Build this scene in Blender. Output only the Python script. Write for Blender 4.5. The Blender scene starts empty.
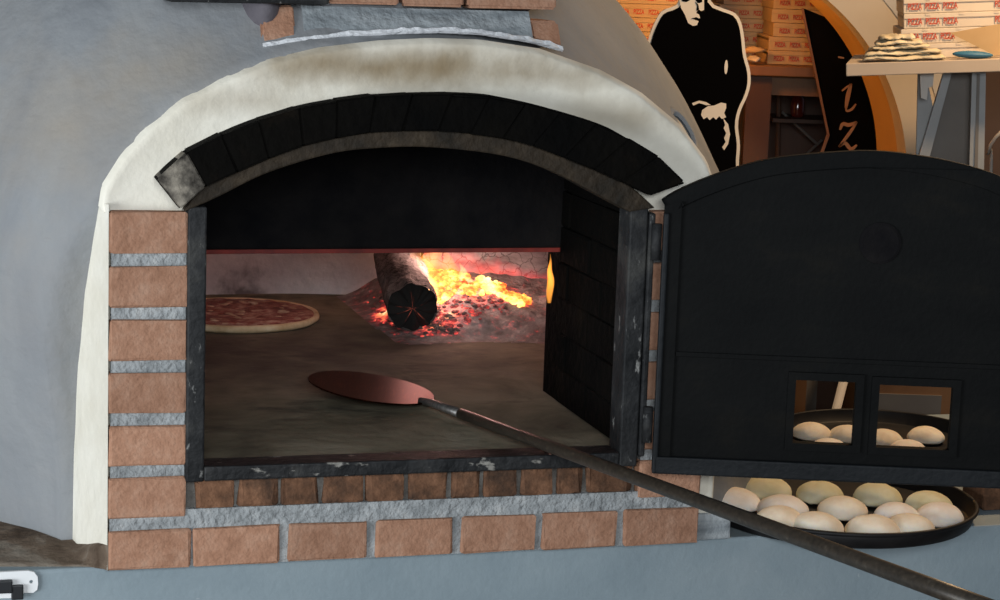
import bpy, bmesh, math, random
from math import sin, cos, pi, radians, sqrt, atan2, tan
from mathutils import Vector, Matrix, noise
from mathutils.geometry import tessellate_polygon

random.seed(7)
scn = bpy.context.scene
COL = scn.collection

# ------------------------------------------------------------------ camera
F = 2100.0
PITCH, ROLL, YAW = radians(9.5), radians(2.02), radians(16.24)
CAM = Vector((0, 0, 1.75))
_f = Vector((0, cos(PITCH), -sin(PITCH))); _u = Vector((0, sin(PITCH), cos(PITCH))); _r = Vector((1, 0, 0))
RT = cos(ROLL)*_r + sin(ROLL)*_u
UP = cos(ROLL)*_u - sin(ROLL)*_r
cd = bpy.data.cameras.new('camera'); cam = bpy.data.objects.new('camera', cd); COL.objects.link(cam)
cd.sensor_width = 36; cd.lens = 36*F/1000; cd.clip_start = .05
cam.matrix_world = Matrix(((RT.x, UP.x, -_f.x, CAM.x), (RT.y, UP.y, -_f.y, CAM.y), (RT.z, UP.z, -_f.z, CAM.z), (0, 0, 0, 1)))
scn.camera = cam
scn.view_settings.view_transform = 'Standard'; scn.view_settings.look = 'None'
scn.view_settings.gamma = 1; scn.view_settings.use_curve_mapping = False
scn.view_settings.exposure = 0

# measuring: where a sight line of the photograph meets a plane of the place
PT = .75                                   # height of the plinth top
O = Vector((-.609, 3.228, PT))             # front left foot of the brick jamb
EU = Vector((cos(YAW), sin(YAW), 0)); EN = Vector((-sin(YAW), cos(YAW), 0))
def ray(px, py): return RT*((px-500)/F) - UP*((py-300)/F) + _f
def L(px, py, v=0):                        # oven plane v behind the brick face -> (u, w)
    d = ray(px, py); t = ((O-CAM).dot(EN)+v)/d.dot(EN); q = CAM+d*t-O
    return q.dot(EU), q.z
def Lz(px, py, w):                         # height w over the plinth -> (u, v)
    d = ray(px, py); t = (O.z+w-CAM.z)/d.z; q = CAM+d*t-O
    return q.dot(EU), q.dot(EN)
def at(px, py, Y):
    d = ray(px, py); return CAM+d*(Y/d.y)
def atz(px, py, z):
    d = ray(px, py); return CAM+d*((z-CAM.z)/d.z)
def loc2w(u, v, w): return O+EU*u+EN*v+Vector((0, 0, w))

# ------------------------------------------------------------------ materials
def mat(name): 
    m = bpy.data.materials.new(name); m.use_nodes = True
    return m, m.node_tree.nodes, m.node_tree.links, m.node_tree.nodes['Principled BSDF']
def ramp(ns, stops, interp='LINEAR'):
    r = ns.new('ShaderNodeValToRGB'); r.color_ramp.interpolation = interp
    e = r.color_ramp.elements
    while len(e) < len(stops): e.new(.5)
    for k, (p, c) in enumerate(stops):
        e[k].position = p; e[k].color = (*c, 1) if len(c) == 3 else c
    return r
def noisy(name, stops, scale=8, rough=.8, metal=0, bump=0, bscale=60, detail=6, stretch=None, dist=.0, spec=.5, coord='Object'):
    m, ns, lk, b = mat(name)
    tc = ns.new('ShaderNodeTexCoord'); src = tc.outputs[coord]
    if stretch:
        mp = ns.new('ShaderNodeMapping'); mp.inputs['Scale'].default_value = stretch; lk.new(src, mp.inputs['Vector']); src = mp.outputs[0]
    n = ns.new('ShaderNodeTexNoise'); n.inputs['Scale'].default_value = scale; n.inputs['Detail'].default_value = detail
    n.inputs['Distortion'].default_value = dist; n.inputs['Roughness'].default_value = .6
    lk.new(src, n.inputs['Vector'])
    r = ramp(ns, stops); lk.new(n.outputs['Fac'], r.inputs[0]); lk.new(r.outputs[0], b.inputs['Base Color'])
    b.inputs['Roughness'].default_value = rough; b.inputs['Metallic'].default_value = metal
    b.inputs['Specular IOR Level'].default_value = spec
    if bump:
        n2 = ns.new('ShaderNodeTexNoise'); n2.inputs['Scale'].default_value = bscale; n2.inputs['Detail'].default_value = 5
        lk.new(tc.outputs[coord], n2.inputs['Vector'])
        bp = ns.new('ShaderNodeBump'); bp.inputs['Strength'].default_value = bump; bp.inputs['Distance'].default_value = .01
        lk.new(n2.outputs['Fac'], bp.inputs['Height']); lk.new(bp.outputs[0], b.inputs['Normal'])
    return m
def mixin(m, mask_stops, colour, scale, stretch=None, detail=8, rough=None):   # a second layer of wear over a noisy() material
    ns, lk = m.node_tree.nodes, m.node_tree.links; b = ns['Principled BSDF']
    base = b.inputs['Base Color'].links[0].from_socket
    tc = ns.new('ShaderNodeTexCoord'); src = tc.outputs['Object']
    if stretch:
        mp = ns.new('ShaderNodeMapping'); mp.inputs['Scale'].default_value = stretch; lk.new(src, mp.inputs['Vector']); src = mp.outputs[0]
    n = ns.new('ShaderNodeTexNoise'); n.inputs['Scale'].default_value = scale; n.inputs['Detail'].default_value = detail; n.inputs['Roughness'].default_value = .65
    lk.new(src, n.inputs['Vector'])
    r = ramp(ns, mask_stops); lk.new(n.outputs['Fac'], r.inputs[0])
    mx = ns.new('ShaderNodeMix'); mx.data_type = 'RGBA'
    lk.new(r.outputs[0], mx.inputs['Factor']); lk.new(base, mx.inputs['A']); mx.inputs['B'].default_value = (*colour, 1)
    lk.new(mx.outputs['Result'], b.inputs['Base Color'])
    return m
def sm(e0, e1, x): t = max(0, min(1, (x-e0)/(e1-e0))); return t*t*(3-2*t)
K0, K1 = (0, 0, 0), (1, 1, 1)
def sphere_mask(m, items, colour, nscale=14):   # stain with a shape of its own: soft ellipsoid blots in object space, broken up by noise
    ns, lk = m.node_tree.nodes, m.node_tree.links; b = ns['Principled BSDF']
    for (c, rad, amt) in items:
        base = b.inputs['Base Color'].links[0].from_socket
        tc = ns.new('ShaderNodeTexCoord')
        mp = ns.new('ShaderNodeMapping'); mp.vector_type = 'TEXTURE'
        mp.inputs['Location'].default_value = c; mp.inputs['Scale'].default_value = rad; lk.new(tc.outputs['Object'], mp.inputs['Vector'])
        n = ns.new('ShaderNodeTexNoise'); n.inputs['Scale'].default_value = nscale; n.inputs['Detail'].default_value = 6
        lk.new(tc.outputs['Object'], n.inputs['Vector'])
        ln = ns.new('ShaderNodeVectorMath'); ln.operation = 'LENGTH'; lk.new(mp.outputs[0], ln.inputs[0])
        ad = ns.new('ShaderNodeMath'); ad.operation = 'MULTIPLY_ADD'; lk.new(n.outputs['Fac'], ad.inputs[0]); ad.inputs[1].default_value = 1.2; lk.new(ln.outputs['Value'], ad.inputs[2])
        r = ramp(ns, [(.35, (amt,)*3), (1.0, K0)]); 
        dv = ns.new('ShaderNodeMath'); dv.operation = 'DIVIDE'; lk.new(ad.outputs[0], dv.inputs[0]); dv.inputs[1].default_value = 1.7
        lk.new(dv.outputs[0], r.inputs[0])
        mx = ns.new('ShaderNodeMix'); mx.data_type = 'RGBA'
        lk.new(r.outputs[0], mx.inputs['Factor']); lk.new(base, mx.inputs['A']); mx.inputs['B'].default_value = (*colour, 1)
        lk.new(mx.outputs['Result'], b.inputs['Base Color'])
    return m
def plain(name, c, rough=.7, metal=0, spec=.5):
    m, ns, lk, b = mat(name); b.inputs['Base Color'].default_value = (*c, 1)
    b.inputs['Roughness'].default_value = rough; b.inputs['Metallic'].default_value = metal; b.inputs['Specular IOR Level'].default_value = spec
    return m
def brickmat(name, c1, c2, c3, soot=None, bump=.5):
    m, ns, lk, b = mat(name)
    g = ns.new('ShaderNodeNewGeometry'); tc = ns.new('ShaderNodeTexCoord')
    n = ns.new('ShaderNodeTexNoise'); n.inputs['Scale'].default_value = 28; n.inputs['Detail'].default_value = 8; n.inputs['Roughness'].default_value = .7
    lk.new(tc.outputs['Object'], n.inputs['Vector'])
    r = ramp(ns, [(.25, c1), (.5, c2), (.8, c3)]); lk.new(n.outputs['Fac'], r.inputs[0])
    hs = ns.new('ShaderNodeHueSaturation'); lk.new(r.outputs[0], hs.inputs['Color'])
    mr = ns.new('ShaderNodeMapRange'); lk.new(g.outputs['Random Per Island'], mr.inputs[0]); mr.inputs[3].default_value = .82; mr.inputs[4].default_value = 1.12
    lk.new(mr.outputs[0], hs.inputs['Value']); lk.new(hs.outputs[0], b.inputs['Base Color'])
    b.inputs['Roughness'].default_value = .9; b.inputs['Specular IOR Level'].default_value = .2
    n2 = ns.new('ShaderNodeTexNoise'); n2.inputs['Scale'].default_value = 120; n2.inputs['Detail'].default_value = 4; lk.new(tc.outputs['Object'], n2.inputs['Vector'])
    bp = ns.new('ShaderNodeBump'); bp.inputs['Strength'].default_value = bump; bp.inputs['Distance'].default_value = .006
    lk.new(n2.outputs['Fac'], bp.inputs['Height']); lk.new(bp.outputs[0], b.inputs['Normal'])
    if soot: mixin(m, soot[0], soot[1], soot[2])
    return m

M = {}
M['dome'] = noisy('dome_plaster', [(.3, (.195, .208, .222)), (.55, (.255, .267, .274)), (.75, (.32, .322, .318))], scale=3.2, rough=.85, bump=.35, bscale=38, stretch=(1, 1, .6), dist=.6, spec=.2)
mixin(M['dome'], [(.45, K0), (.7, (.45,)*3)], (.315, .29, .265), 2.2)
mixin(M['dome'], [(.62, K0), (.72, (.35,)*3)], (.16, .17, .185), 9, (1, 1, 4))
M['cream'] = noisy('cream_plaster', [(.3, (.70, .66, .55)), (.6, (.80, .77, .67)), (.8, (.86, .84, .78))], scale=6, rough=.85, bump=.25, bscale=45, spec=.2)
M['brick'] = brickmat('terracotta_brick', (.25, .125, .075), (.36, .195, .125), (.46, .29, .205), soot=([(.60, K0), (.72, (.5,)*3)], (.22, .11, .065), 16))
M['mortar'] = noisy('mortar', [(.3, (.20, .215, .22)), (.55, (.33, .35, .355)), (.8, (.46, .47, .46))], scale=30, rough=.95, bump=.9, bscale=90, spec=.1)
M['brick_sooty'] = brickmat('sooty_brick', (.05, .03, .02), (.15, .075, .042), (.29, .15, .085), soot=([(.48, K0), (.66, (.8,)*3)], (.03, .021, .016), 13))
M['mortar_dark'] = noisy('sooty_mortar', [(.3, (.10, .09, .08)), (.7, (.25, .24, .22))], scale=24, rough=.95, bump=.8, bscale=80, spec=.1)
M['brick_black'] = noisy('blackened_brick', [(.3, (.0022, .0022, .0022)), (.6, (.004, .0036, .003)), (.85, (.013, .009, .006))], scale=9, rough=.95, bump=.6, bscale=50, spec=.05)
M['brick_black_end'] = noisy('greyed_brick_end', [(.36, (.008, .007, .006)), (.46, (.10, .09, .075)), (.58, (.30, .27, .22)), (.8, (.20, .18, .15))], scale=18, rough=.9, bump=.6, bscale=60, spec=.15)
M['iron'] = noisy('frame_iron', [(.35, (.007, .008, .009)), (.55, (.02, .021, .022)), (.75, (.06, .06, .055))], scale=11, rough=.65, bump=.4, bscale=70, spec=.25)
mixin(M['iron'], [(.62, K0), (.72, (.7,)*3)], (.42, .42, .40), 55, (1, 1, .45))
M['rust'] = noisy('arch_bar_iron', [(.3, (.009, .007, .004)), (.55, (.026, .018, .010)), (.8, (.065, .048, .029))], scale=20, rough=.75, bump=.5, bscale=70, spec=.3)
M['door'] = noisy('door_sheet_iron', [(.3, (.002, .0024, .0026)), (.55, (.0036, .0040, .004)), (.8, (.009, .008, .006))], scale=5, rough=.75, bump=.15, bscale=90, stretch=(1, 1, 2.2), spec=.12)
M['door_rim'] = noisy('door_rim_iron', [(.3, (.006, .0075, .009)), (.6, (.010, .012, .014)), (.8, (.018, .018, .017))], scale=9, rough=.6, bump=.2, bscale=80, spec=.2)
M['black'] = noisy('soot', [(.3, (.004, .004, .005)), (.7, (.011, .010, .010))], scale=12, rough=.95, bump=.4, bscale=60, spec=.1)
M['hearth'] = noisy('hearth_stone', [(.25, (.10, .086, .06)), (.45, (.205, .18, .122)), (.6, (.28, .246, .172)), (.8, (.35, .315, .235))], scale=5.5, rough=.9, bump=.4, bscale=40, dist=.5, spec=.2)
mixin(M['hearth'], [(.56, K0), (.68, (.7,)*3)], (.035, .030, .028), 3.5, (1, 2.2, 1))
mixin(M['hearth'], [(.70, K0), (.73, (.5,)*3)], (.4, .37, .32), 26)
M['chamber'] = noisy('chamber_wall', [(.28, (.20, .165, .165)), (.40, (.62, .56, .57)), (.6, (.80, .76, .76)), (.8, (.84, .80, .80))], scale=5, rough=.95, bump=.5, bscale=40, spec=.1)
M['ash'] = noisy('wood_ash', [(.25, (.10, .085, .08)), (.5, (.24, .215, .205)), (.75, (.40, .37, .355))], scale=22, rough=1, bump=1, bscale=70, spec=.05)
M['blue'] = noisy('blue_grey_paint', [(.3, (.200, .255, .285)), (.55, (.235, .293, .322)), (.8, (.275, .33, .355))], scale=5, rough=.62, bump=.12, bscale=70, spec=.3)
mixin(M['blue'], [(.70, K0), (.735, (.6,)*3)], (.55, .58, .58), 22)
M['stained'] = noisy('stained_ledge', [(.3, (.04, .024, .015)), (.5, (.13, .095, .068)), (.7, (.29, .26, .215))], scale=9, rough=.9, bump=.7, bscale=50, dist=.8, spec=.2)
M['cement'] = noisy('grey_cement', [(.3, (.14, .16, .175)), (.5, (.27, .30, .315)), (.75, (.42, .45, .46))], scale=7, rough=.9, bump=.9, bscale=40, stretch=(.6, 1, 3), dist=1.2, spec=.2)
M['shoulder'] = noisy('dark_grey_plaster', [(.3, (.06, .055, .065)), (.7, (.14, .13, .145))], scale=9, rough=.9, bump=.4, bscale=40, spec=.2)
M['firelit_red'] = noisy('firelit_red_iron', [(.3, (.10, .008, .005)), (.7, (.26, .022, .012))], scale=30, rough=.7)  # red base colour stands in for firelight on the lintel's lower edge
M['white'] = noisy('white_plaster', [(.3, (.60, .62, .64)), (.7, (.78, .80, .82))], scale=20, rough=.9, bump=.6, bscale=70, spec=.2)
M['steel'] = noisy('worn_steel', [(.3, (.18, .17, .16)), (.7, (.42, .41, .39))], scale=18, rough=.42, metal=.85, stretch=(1, 8, 1))
def _bl(m):
    b = m.node_tree.nodes['Principled BSDF']; b.inputs['Specular Tint'].default_value = (.35, .15, .06, 1); return m
M['blade'] = noisy('firelit_copper_blade', [(.3, (.018, .007, .004)), (.55, (.035, .013, .006)), (.8, (.13, .05, .016))], scale=26, rough=.34, metal=.75, stretch=(10, 1, 1)); _bl(M['blade'])  # orange streaks in the colour stand for the reflected fire
M['pole'] = noisy('dark_pole', [(.3, (.022, .018, .014)), (.6, (.045, .036, .026)), (.85, (.10, .085, .065))], scale=20, rough=.42, metal=.25, stretch=(6, 6, 6), spec=.5)
M['pan'] = noisy('black_pan', [(.3, (.004, .004, .0045)), (.7, (.012, .011, .011))], scale=20, rough=.55, spec=.25)
def doughmat(name, a, b_, c):
    m = noisy(name, [(.3, a), (.55, b_), (.8, c)], scale=16, rough=.75, bump=.25, bscale=35, spec=.25)
    m.node_tree.nodes['Principled BSDF'].inputs['Subsurface Weight'].default_value = .15
    m.node_tree.nodes['Principled BSDF'].inputs['Subsurface Radius'].default_value = (.02, .012, .006)
    return m
M['dough'] = doughmat('dough', (.70, .58, .43), (.84, .75, .60), (.90, .85, .75))
M['dough2'] = doughmat('dough_yellow', (.66, .60, .36), (.78, .73, .50), (.86, .83, .66))
M['dough3'] = doughmat('dough_floured', (.72, .61, .50), (.84, .77, .68), (.93, .90, .85))
M['crust'] = noisy('pizza_crust', [(.3, (.45, .28, .13)), (.55, (.70, .54, .33)), (.8, (.82, .70, .50))], scale=20, rough=.8, bump=.4, bscale=40)
M['sauce'] = noisy('tomato_sauce', [(.3, (.13, .018, .012)), (.47, (.24, .05, .035)), (.58, (.40, .20, .15)), (.72, (.58, .44, .34))], scale=42, rough=.5, bump=.7, bscale=60)
M['cheese'] = noisy('melted_cheese', [(.3, (.36, .20, .13)), (.7, (.54, .40, .28))], scale=30, rough=.5)
M['bark'] = noisy('charred_bark', [(.3, (.03, .025, .022)), (.5, (.16, .14, .13)), (.75, (.36, .33, .31))], scale=14, rough=.95, bump=1, bscale=40, spec=.1)
M['char'] = noisy('char', [(.3, (.004, .004, .004)), (.7, (.018, .015, .013))], scale=20, rough=.9, bump=1, bscale=60, spec=.2)
M['whitelog'] = noisy('ashen_log', [(.3, (.14, .13, .14)), (.5, (.30, .29, .30)), (.75, (.46, .44, .46))], scale=12, rough=.95, bump=.8, bscale=45, stretch=(1, 1, 3), spec=.1)
# cracks of an ashen log
def crack(m, scale):
    ns, lk = m.node_tree.nodes, m.node_tree.links; b = ns['Principled BSDF']; base = b.inputs['Base Color'].links[0].from_socket
    tc = ns.new('ShaderNodeTexCoord'); v = ns.new('ShaderNodeTexVoronoi'); v.feature = 'DISTANCE_TO_EDGE'; v.inputs['Scale'].default_value = scale
    nz = ns.new('ShaderNodeTexNoise'); nz.inputs['Scale'].default_value = 20; nz.inputs['Detail'].default_value = 4; lk.new(tc.outputs['Object'], nz.inputs['Vector'])
    va_ = ns.new('ShaderNodeVectorMath'); va_.operation = 'MULTIPLY_ADD'; lk.new(nz.outputs['Color'], va_.inputs[0]); va_.inputs[1].default_value = (.05, .05, .05); lk.new(tc.outputs['Object'], va_.inputs[2])
    lk.new(va_.outputs[0], v.inputs['Vector']); r = ramp(ns, [(.0, (.75,)*3), (.035, K0)]); lk.new(v.outputs['Distance'], r.inputs[0])
    mx = ns.new('ShaderNodeMix'); mx.data_type = 'RGBA'; lk.new(r.outputs[0], mx.inputs['Factor']); lk.new(base, mx.inputs['A']); mx.inputs['B'].default_value = (.01, .008, .008, 1)
    lk.new(mx.outputs['Result'], b.inputs['Base Color'])
crack(M['whitelog'], 30); crack(M['bark'], 34)

def ember(name, stops, scale, strength, base=(.02, .015, .013), vec=None, detail=5):
    m, ns, lk, b = mat(name)
    b.inputs['Base Color'].default_value = (*base, 1); b.inputs['Roughness'].default_value = 1
    tc = ns.new('ShaderNodeTexCoord'); n = ns.new('ShaderNodeTexNoise'); n.inputs['Scale'].default_value = scale; n.inputs['Detail'].default_value = detail; n.inputs['Roughness'].default_value = .65
    lk.new(tc.outputs['Object'], n.inputs['Vector'])
    r = ramp(ns, stops); lk.new(n.outputs['Fac'], r.inputs[0]); lk.new(r.outputs[0], b.inputs['Emission Color'])
    b.inputs['Emission Strength'].default_value = strength
    return m
M['ember_hot'] = ember('ember_hot', [(.32, (.35, .008, .004)), (.42, (.95, .10, .015)), (.50, (1, .33, .05)), (.58, (1, .60, .16)), (.72, (1, .85, .42))], 17, 2.3, detail=4)
M['ember_red'] = ember('ember_red', [(.44, (.0, .0, .0)), (.52, (.25, .012, .012)), (.60, (.9, .06, .05)), (.72, (1, .35, .16))], 38, 1.0, base=(.10, .08, .075))
M['glowlog'] = None

def flame(name, col, dens):
    m = bpy.data.materials.new(name); m.use_nodes = True; ns, lk = m.node_tree.nodes, m.node_tree.links
    ns.remove(ns['Principled BSDF'])
    e = ns.new('ShaderNodeEmission'); e.inputs['Color'].default_value = (*col, 1)
    tc = ns.new('ShaderNodeTexCoord'); n = ns.new('ShaderNodeTexNoise'); n.inputs['Scale'].default_value = 24; n.inputs['Detail'].default_value = 3
    mp = ns.new('ShaderNodeMapping'); mp.inputs['Scale'].default_value = (1, 1, .45); lk.new(tc.outputs['Object'], mp.inputs[0]); lk.new(mp.outputs[0], n.inputs['Vector'])
    r = ramp(ns, [(.35, (.15,)*3), (.65, K1)]); lk.new(n.outputs['Fac'], r.inputs[0])
    mu = ns.new('ShaderNodeMath'); mu.operation = 'MULTIPLY'; lk.new(r.outputs[0], mu.inputs[0]); mu.inputs[1].default_value = dens
    lk.new(mu.outputs[0], e.inputs['Strength']); lk.new(e.outputs[0], ns['Material Output'].inputs['Volume'])
    return m
M['flame'] = flame('flame', (1, .33, .06), 60)
M['flame_edge'] = flame('flame_edge', (1, .36, .05), 420)
M['flame_core'] = flame('flame_core', (1, .55, .2), 150)

WOOD = [(.3, (.14, .058, .016)), (.55, (.21, .095, .03)), (.8, (.28, .135, .045))]
M['wood'] = noisy('orange_wood', WOOD, scale=6, rough=.55, stretch=(1, 1, .15), dist=.6)
M['wood_dark'] = noisy('brown_wood', [(.3, (.05, .018, .006)), (.7, (.095, .038, .014))], scale=6, rough=.6, stretch=(1, 1, .15))
M['arch_cream'] = noisy('arch_cream', [(.3, (.56, .46, .34)), (.7, (.64, .54, .41))], scale=4, rough=.7)
M['arch_edge'] = noisy('arch_pale_edge', [(.3, (.50, .47, .43)), (.7, (.58, .55, .5))], scale=4, rough=.7)
M['reveal'] = noisy('reveal_ochre', [(.3, (.62, .34, .09)), (.7, (.70, .41, .13))], scale=3, rough=.5)
M['wall'] = noisy('brown_wall', [(.3, (.06, .035, .025)), (.7, (.09, .055, .04))], scale=3, rough=.8)
M['niche'] = noisy('niche_wall', [(.3, (.30, .15, .05)), (.7, (.38, .2, .08))], scale=3, rough=.8)
M['floor'] = noisy('floor_tiles', [(.3, (.10, .08, .07)), (.7, (.16, .13, .11))], scale=4, rough=.7)
M['board'] = noisy('blackboard', [(.3, (.0015, .0015, .0015)), (.7, (.003, .0028, .0028))], scale=5, rough=.9, spec=.06)
M['tan'] = plain('tan_letter', (.40, .23, .11), .6)
M['cutblack'] = plain('cutout_black', (.0018, .0015, .0015), .95, spec=.03)
M['cutwhite'] = noisy('cutout_cream', [(.3, (.72, .62, .48)), (.7, (.80, .70, .56))], scale=6, rough=.6)
M['card'] = noisy('white_card', [(.3, (.58, .50, .40)), (.7, (.66, .58, .47))], scale=8, rough=.75)
M['card_niche'] = noisy('tan_card', [(.3, (.42, .31, .18)), (.7, (.50, .38, .24))], scale=8, rough=.75)
M['card_brown'] = noisy('brown_card', [(.3, (.48, .30, .13)), (.7, (.56, .37, .18))], scale=8, rough=.75)
M['red'] = plain('red_print', (.46, .055, .02), .7)
M['shelf'] = noisy('beige_shelf', [(.3, (.44, .35, .26)), (.7, (.50, .41, .31))], scale=5, rough=.6)
M['cloth'] = noisy('cream_cloth', [(.3, (.48, .40, .26)), (.55, (.62, .53, .36)), (.8, (.72, .64, .48))], scale=14, rough=.9, bump=.5, bscale=40)
M['bluecloth'] = plain('blue_plastic', (.03, .14, .24), .5)
M['greymetal'] = noisy('pale_grey_metal', [(.3, (.20, .21, .21)), (.7, (.30, .31, .31))], scale=5, rough=.45, spec=.5)
M['greypanel'] = noisy('grey_panel', [(.3, (.12, .105, .09)), (.7, (.16, .145, .125))], scale=5, rough=.6)
M['cable'] = plain('pale_cable', (.42, .38, .33), .6)
M['plastic'] = plain('white_plastic', (.78, .80, .80), .45)
M['rubber'] = plain('black_rubber', (.008, .010, .012), .55)
M['glassred'] = plain('bottle_glass', (.10, .015, .008), .12, spec=.8)

# ------------------------------------------------------------------ mesh helpers
def link(o, parent=None):
    COL.objects.link(o)
    if parent: o.parent = parent
    return o
def obj(name, vs, fs, m, parent=None, smooth=False, mi=None):
    me = bpy.data.meshes.new(name); me.from_pydata([tuple(v) for v in vs], [], fs)
    for x in (m if isinstance(m, (list, tuple)) else [m]): me.materials.append(x)
    if mi: me.polygons.foreach_set('material_index', mi)
    if smooth: me.polygons.foreach_set('use_smooth', [True]*len(me.polygons))
    me.update()
    return link(bpy.data.objects.new(name, me), parent)
def bmobj(name, bm, m, parent=None, smooth=False):
    bmesh.ops.recalc_face_normals(bm, faces=bm.faces)
    me = bpy.data.meshes.new(name); bm.to_mesh(me); bm.free()
    for x in (m if isinstance(m, (list, tuple)) else [m]): me.materials.append(x)
    if smooth: me.polygons.foreach_set('use_smooth', [True]*len(me.polygons))
    return link(bpy.data.objects.new(name, me), parent)
def empty(name, loc=(0, 0, 0), rz=0):
    o = bpy.data.objects.new(name, None); COL.objects.link(o); o.location = loc; o.rotation_euler = (0, 0, rz); o.empty_display_size = .1
    return o
def tag(o, label=None, cat=None, group=None, kind=None):
    if label: o['label'] = label
    if cat: o['category'] = cat
    if group: o['group'] = group
    if kind: o['kind'] = kind
    return o
def struct(o): o['kind'] = 'structure'; return o
def bevel(o, w, seg=2):
    b = o.modifiers.new('bevel', 'BEVEL'); b.width = w; b.segments = seg; b.limit_method = 'ANGLE'; b.angle_limit = radians(40); return o
def hexa(bm, c, mi=0):          # eight corners: four of the front (counter-clockwise), four of the back
    v = [bm.verts.new(p) for p in c]
    for f in ((0, 1, 2, 3), (7, 6, 5, 4), (0, 4, 5, 1), (1, 5, 6, 2), (2, 6, 7, 3), (3, 7, 4, 0)):
        fc = bm.faces.new([v[k] for k in f]); fc.material_index = mi
def box(bm, a, b, mi=0):
    x0, y0, z0 = a; x1, y1, z1 = b
    hexa(bm, [(x0, y0, z0), (x1, y0, z0), (x1, y0, z1), (x0, y0, z1), (x0, y1, z0), (x1, y1, z0), (x1, y1, z1), (x0, y1, z1)], mi)
def rough_box(bm, a, b, mi=0, j=.0015, bev=.004, cuts=0):
    t = bmesh.new(); box(t, a, b)
    bmesh.ops.bevel(t, geom=t.edges[:], offset=bev, segments=2, affect='EDGES', profile=.6)
    add(bm, t, mi, j)
def add(bm, t, mi=0, j=0, mx=None):
    mp = {}
    for v in t.verts:
        p = v.co.copy()
        if j: p += Vector((random.uniform(-j, j), random.uniform(-j, j)*.6, random.uniform(-j, j)))
        mp[v] = bm.verts.new(mx @ p if mx else p)
    for f in t.faces:
        try: bm.faces.new([mp[v] for v in f.verts]).material_index = mi
        except ValueError: pass
    t.free()
def prism(loops, back, fwd=None):      # loops: outer then holes, in 3-D; swept by the vector `back`
    pts = [[Vector(p) for p in l] for l in loops]; flat = [p for l in pts for p in l]
    tri = tessellate_polygon(pts); n = len(flat); b = Vector(back)
    vs = flat+[p+b for p in flat]; fs = [tuple(t) for t in tri]+[tuple(k+n for k in reversed(t)) for t in tri]
    o = 0
    for l in pts:
        m = len(l)
        for k in range(m): fs.append((o+k, o+(k+1) % m, n+o+(k+1) % m, n+o+k))
        o += m
    return vs, fs
def pobj(name, loops, back, m, parent=None):
    vs, fs = prism(loops, back); bm = bmesh.new(); V = [bm.verts.new(v) for v in vs]
    for f in fs:
        try: bm.faces.new([V[k] for k in f])
        except ValueError: pass
    bmesh.ops.recalc_face_normals(bm, faces=bm.faces)
    return bmobj(name, bm, m, parent)
def tube(bm, path, rad, seg=12, mi=0, cap=True):
    path = [Vector(p) for p in path]; rr = rad if isinstance(rad, (list, tuple)) else [rad]*len(path)
    t0 = (path[1]-path[0]).normalized(); a = t0.orthogonal().normalized(); rings = []
    for k, p in enumerate(path):
        t = (path[min(k+1, len(path)-1)]-path[max(k-1, 0)]).normalized()
        a = (a-t*a.dot(t)).normalized(); b = t.cross(a)
        rings.append([bm.verts.new(p+(a*cos(2*pi*s/seg)+b*sin(2*pi*s/seg))*rr[k]) for s in range(seg)])
    for r0, r1 in zip(rings, rings[1:]):
        for s in range(seg): bm.faces.new((r0[s], r0[(s+1) % seg], r1[(s+1) % seg], r1[s])).material_index = mi
    if cap:
        bm.faces.new(list(reversed(rings[0]))).material_index = mi; bm.faces.new(rings[-1]).material_index = mi
    return rings
def lathe(prof, seg=48, c=(0, 0, 0)):
    vs, fs = [], []; n = len(prof)
    for s in range(seg):
        a = 2*pi*s/seg
        for r, z in prof: vs.append((c[0]+r*cos(a), c[1]+r*sin(a), c[2]+z))
    for s in range(seg):
        for k in range(n-1):
            a0, a1 = s*n+k, ((s+1) % seg)*n+k
            fs.append((a0, a1, a1+1, a0+1))
    return vs, fs
def cr(pts, n):                # smooth polyline through points, n samples, even spacing
    P = [Vector(p) for p in pts]; out = []
    for k in range(len(P)-1):
        p0, p1, p2, p3 = P[max(k-1, 0)], P[k], P[k+1], P[min(k+2, len(P)-1)]
        for s in range(12):
            t = s/12; out.append(.5*((2*p1)+(p2-p0)*t+(2*p0-5*p1+4*p2-p3)*t*t+(3*p1-p0-3*p2+p3)*t**3))
    out.append(P[-1]); return even(out, n)
def even(P, n):
    d = [0]
    for a, b in zip(P, P[1:]): d.append(d[-1]+(b-a).length)
    res, k = [], 0
    for s in range(n):
        t = d[-1]*s/(n-1)
        while k < len(P)-2 and d[k+1] < t: k += 1
        w = (t-d[k])/max(1e-9, d[k+1]-d[k]); res.append(P[k].lerp(P[k+1], w))
    return res
def copy_tree(o, parent=None):
    c = o.copy(); COL.objects.link(c)
    if parent: c.parent = parent
    for ch in list(o.children): copy_tree(ch, c)
    return c


# ================================================================== THE OVEN
oven = empty('pizza_oven', O, YAW)
tag(oven, 'grey plastered domed wood-fired pizza oven with brick jamb, arched mouth and open black iron door', 'pizza oven')
UC, VC, HW = .5, .8, .165            # dome centre; hearth height over the plinth
P2 = lambda lst, v=0: [Vector(L(x, y, v)) for x, y in lst]

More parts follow.
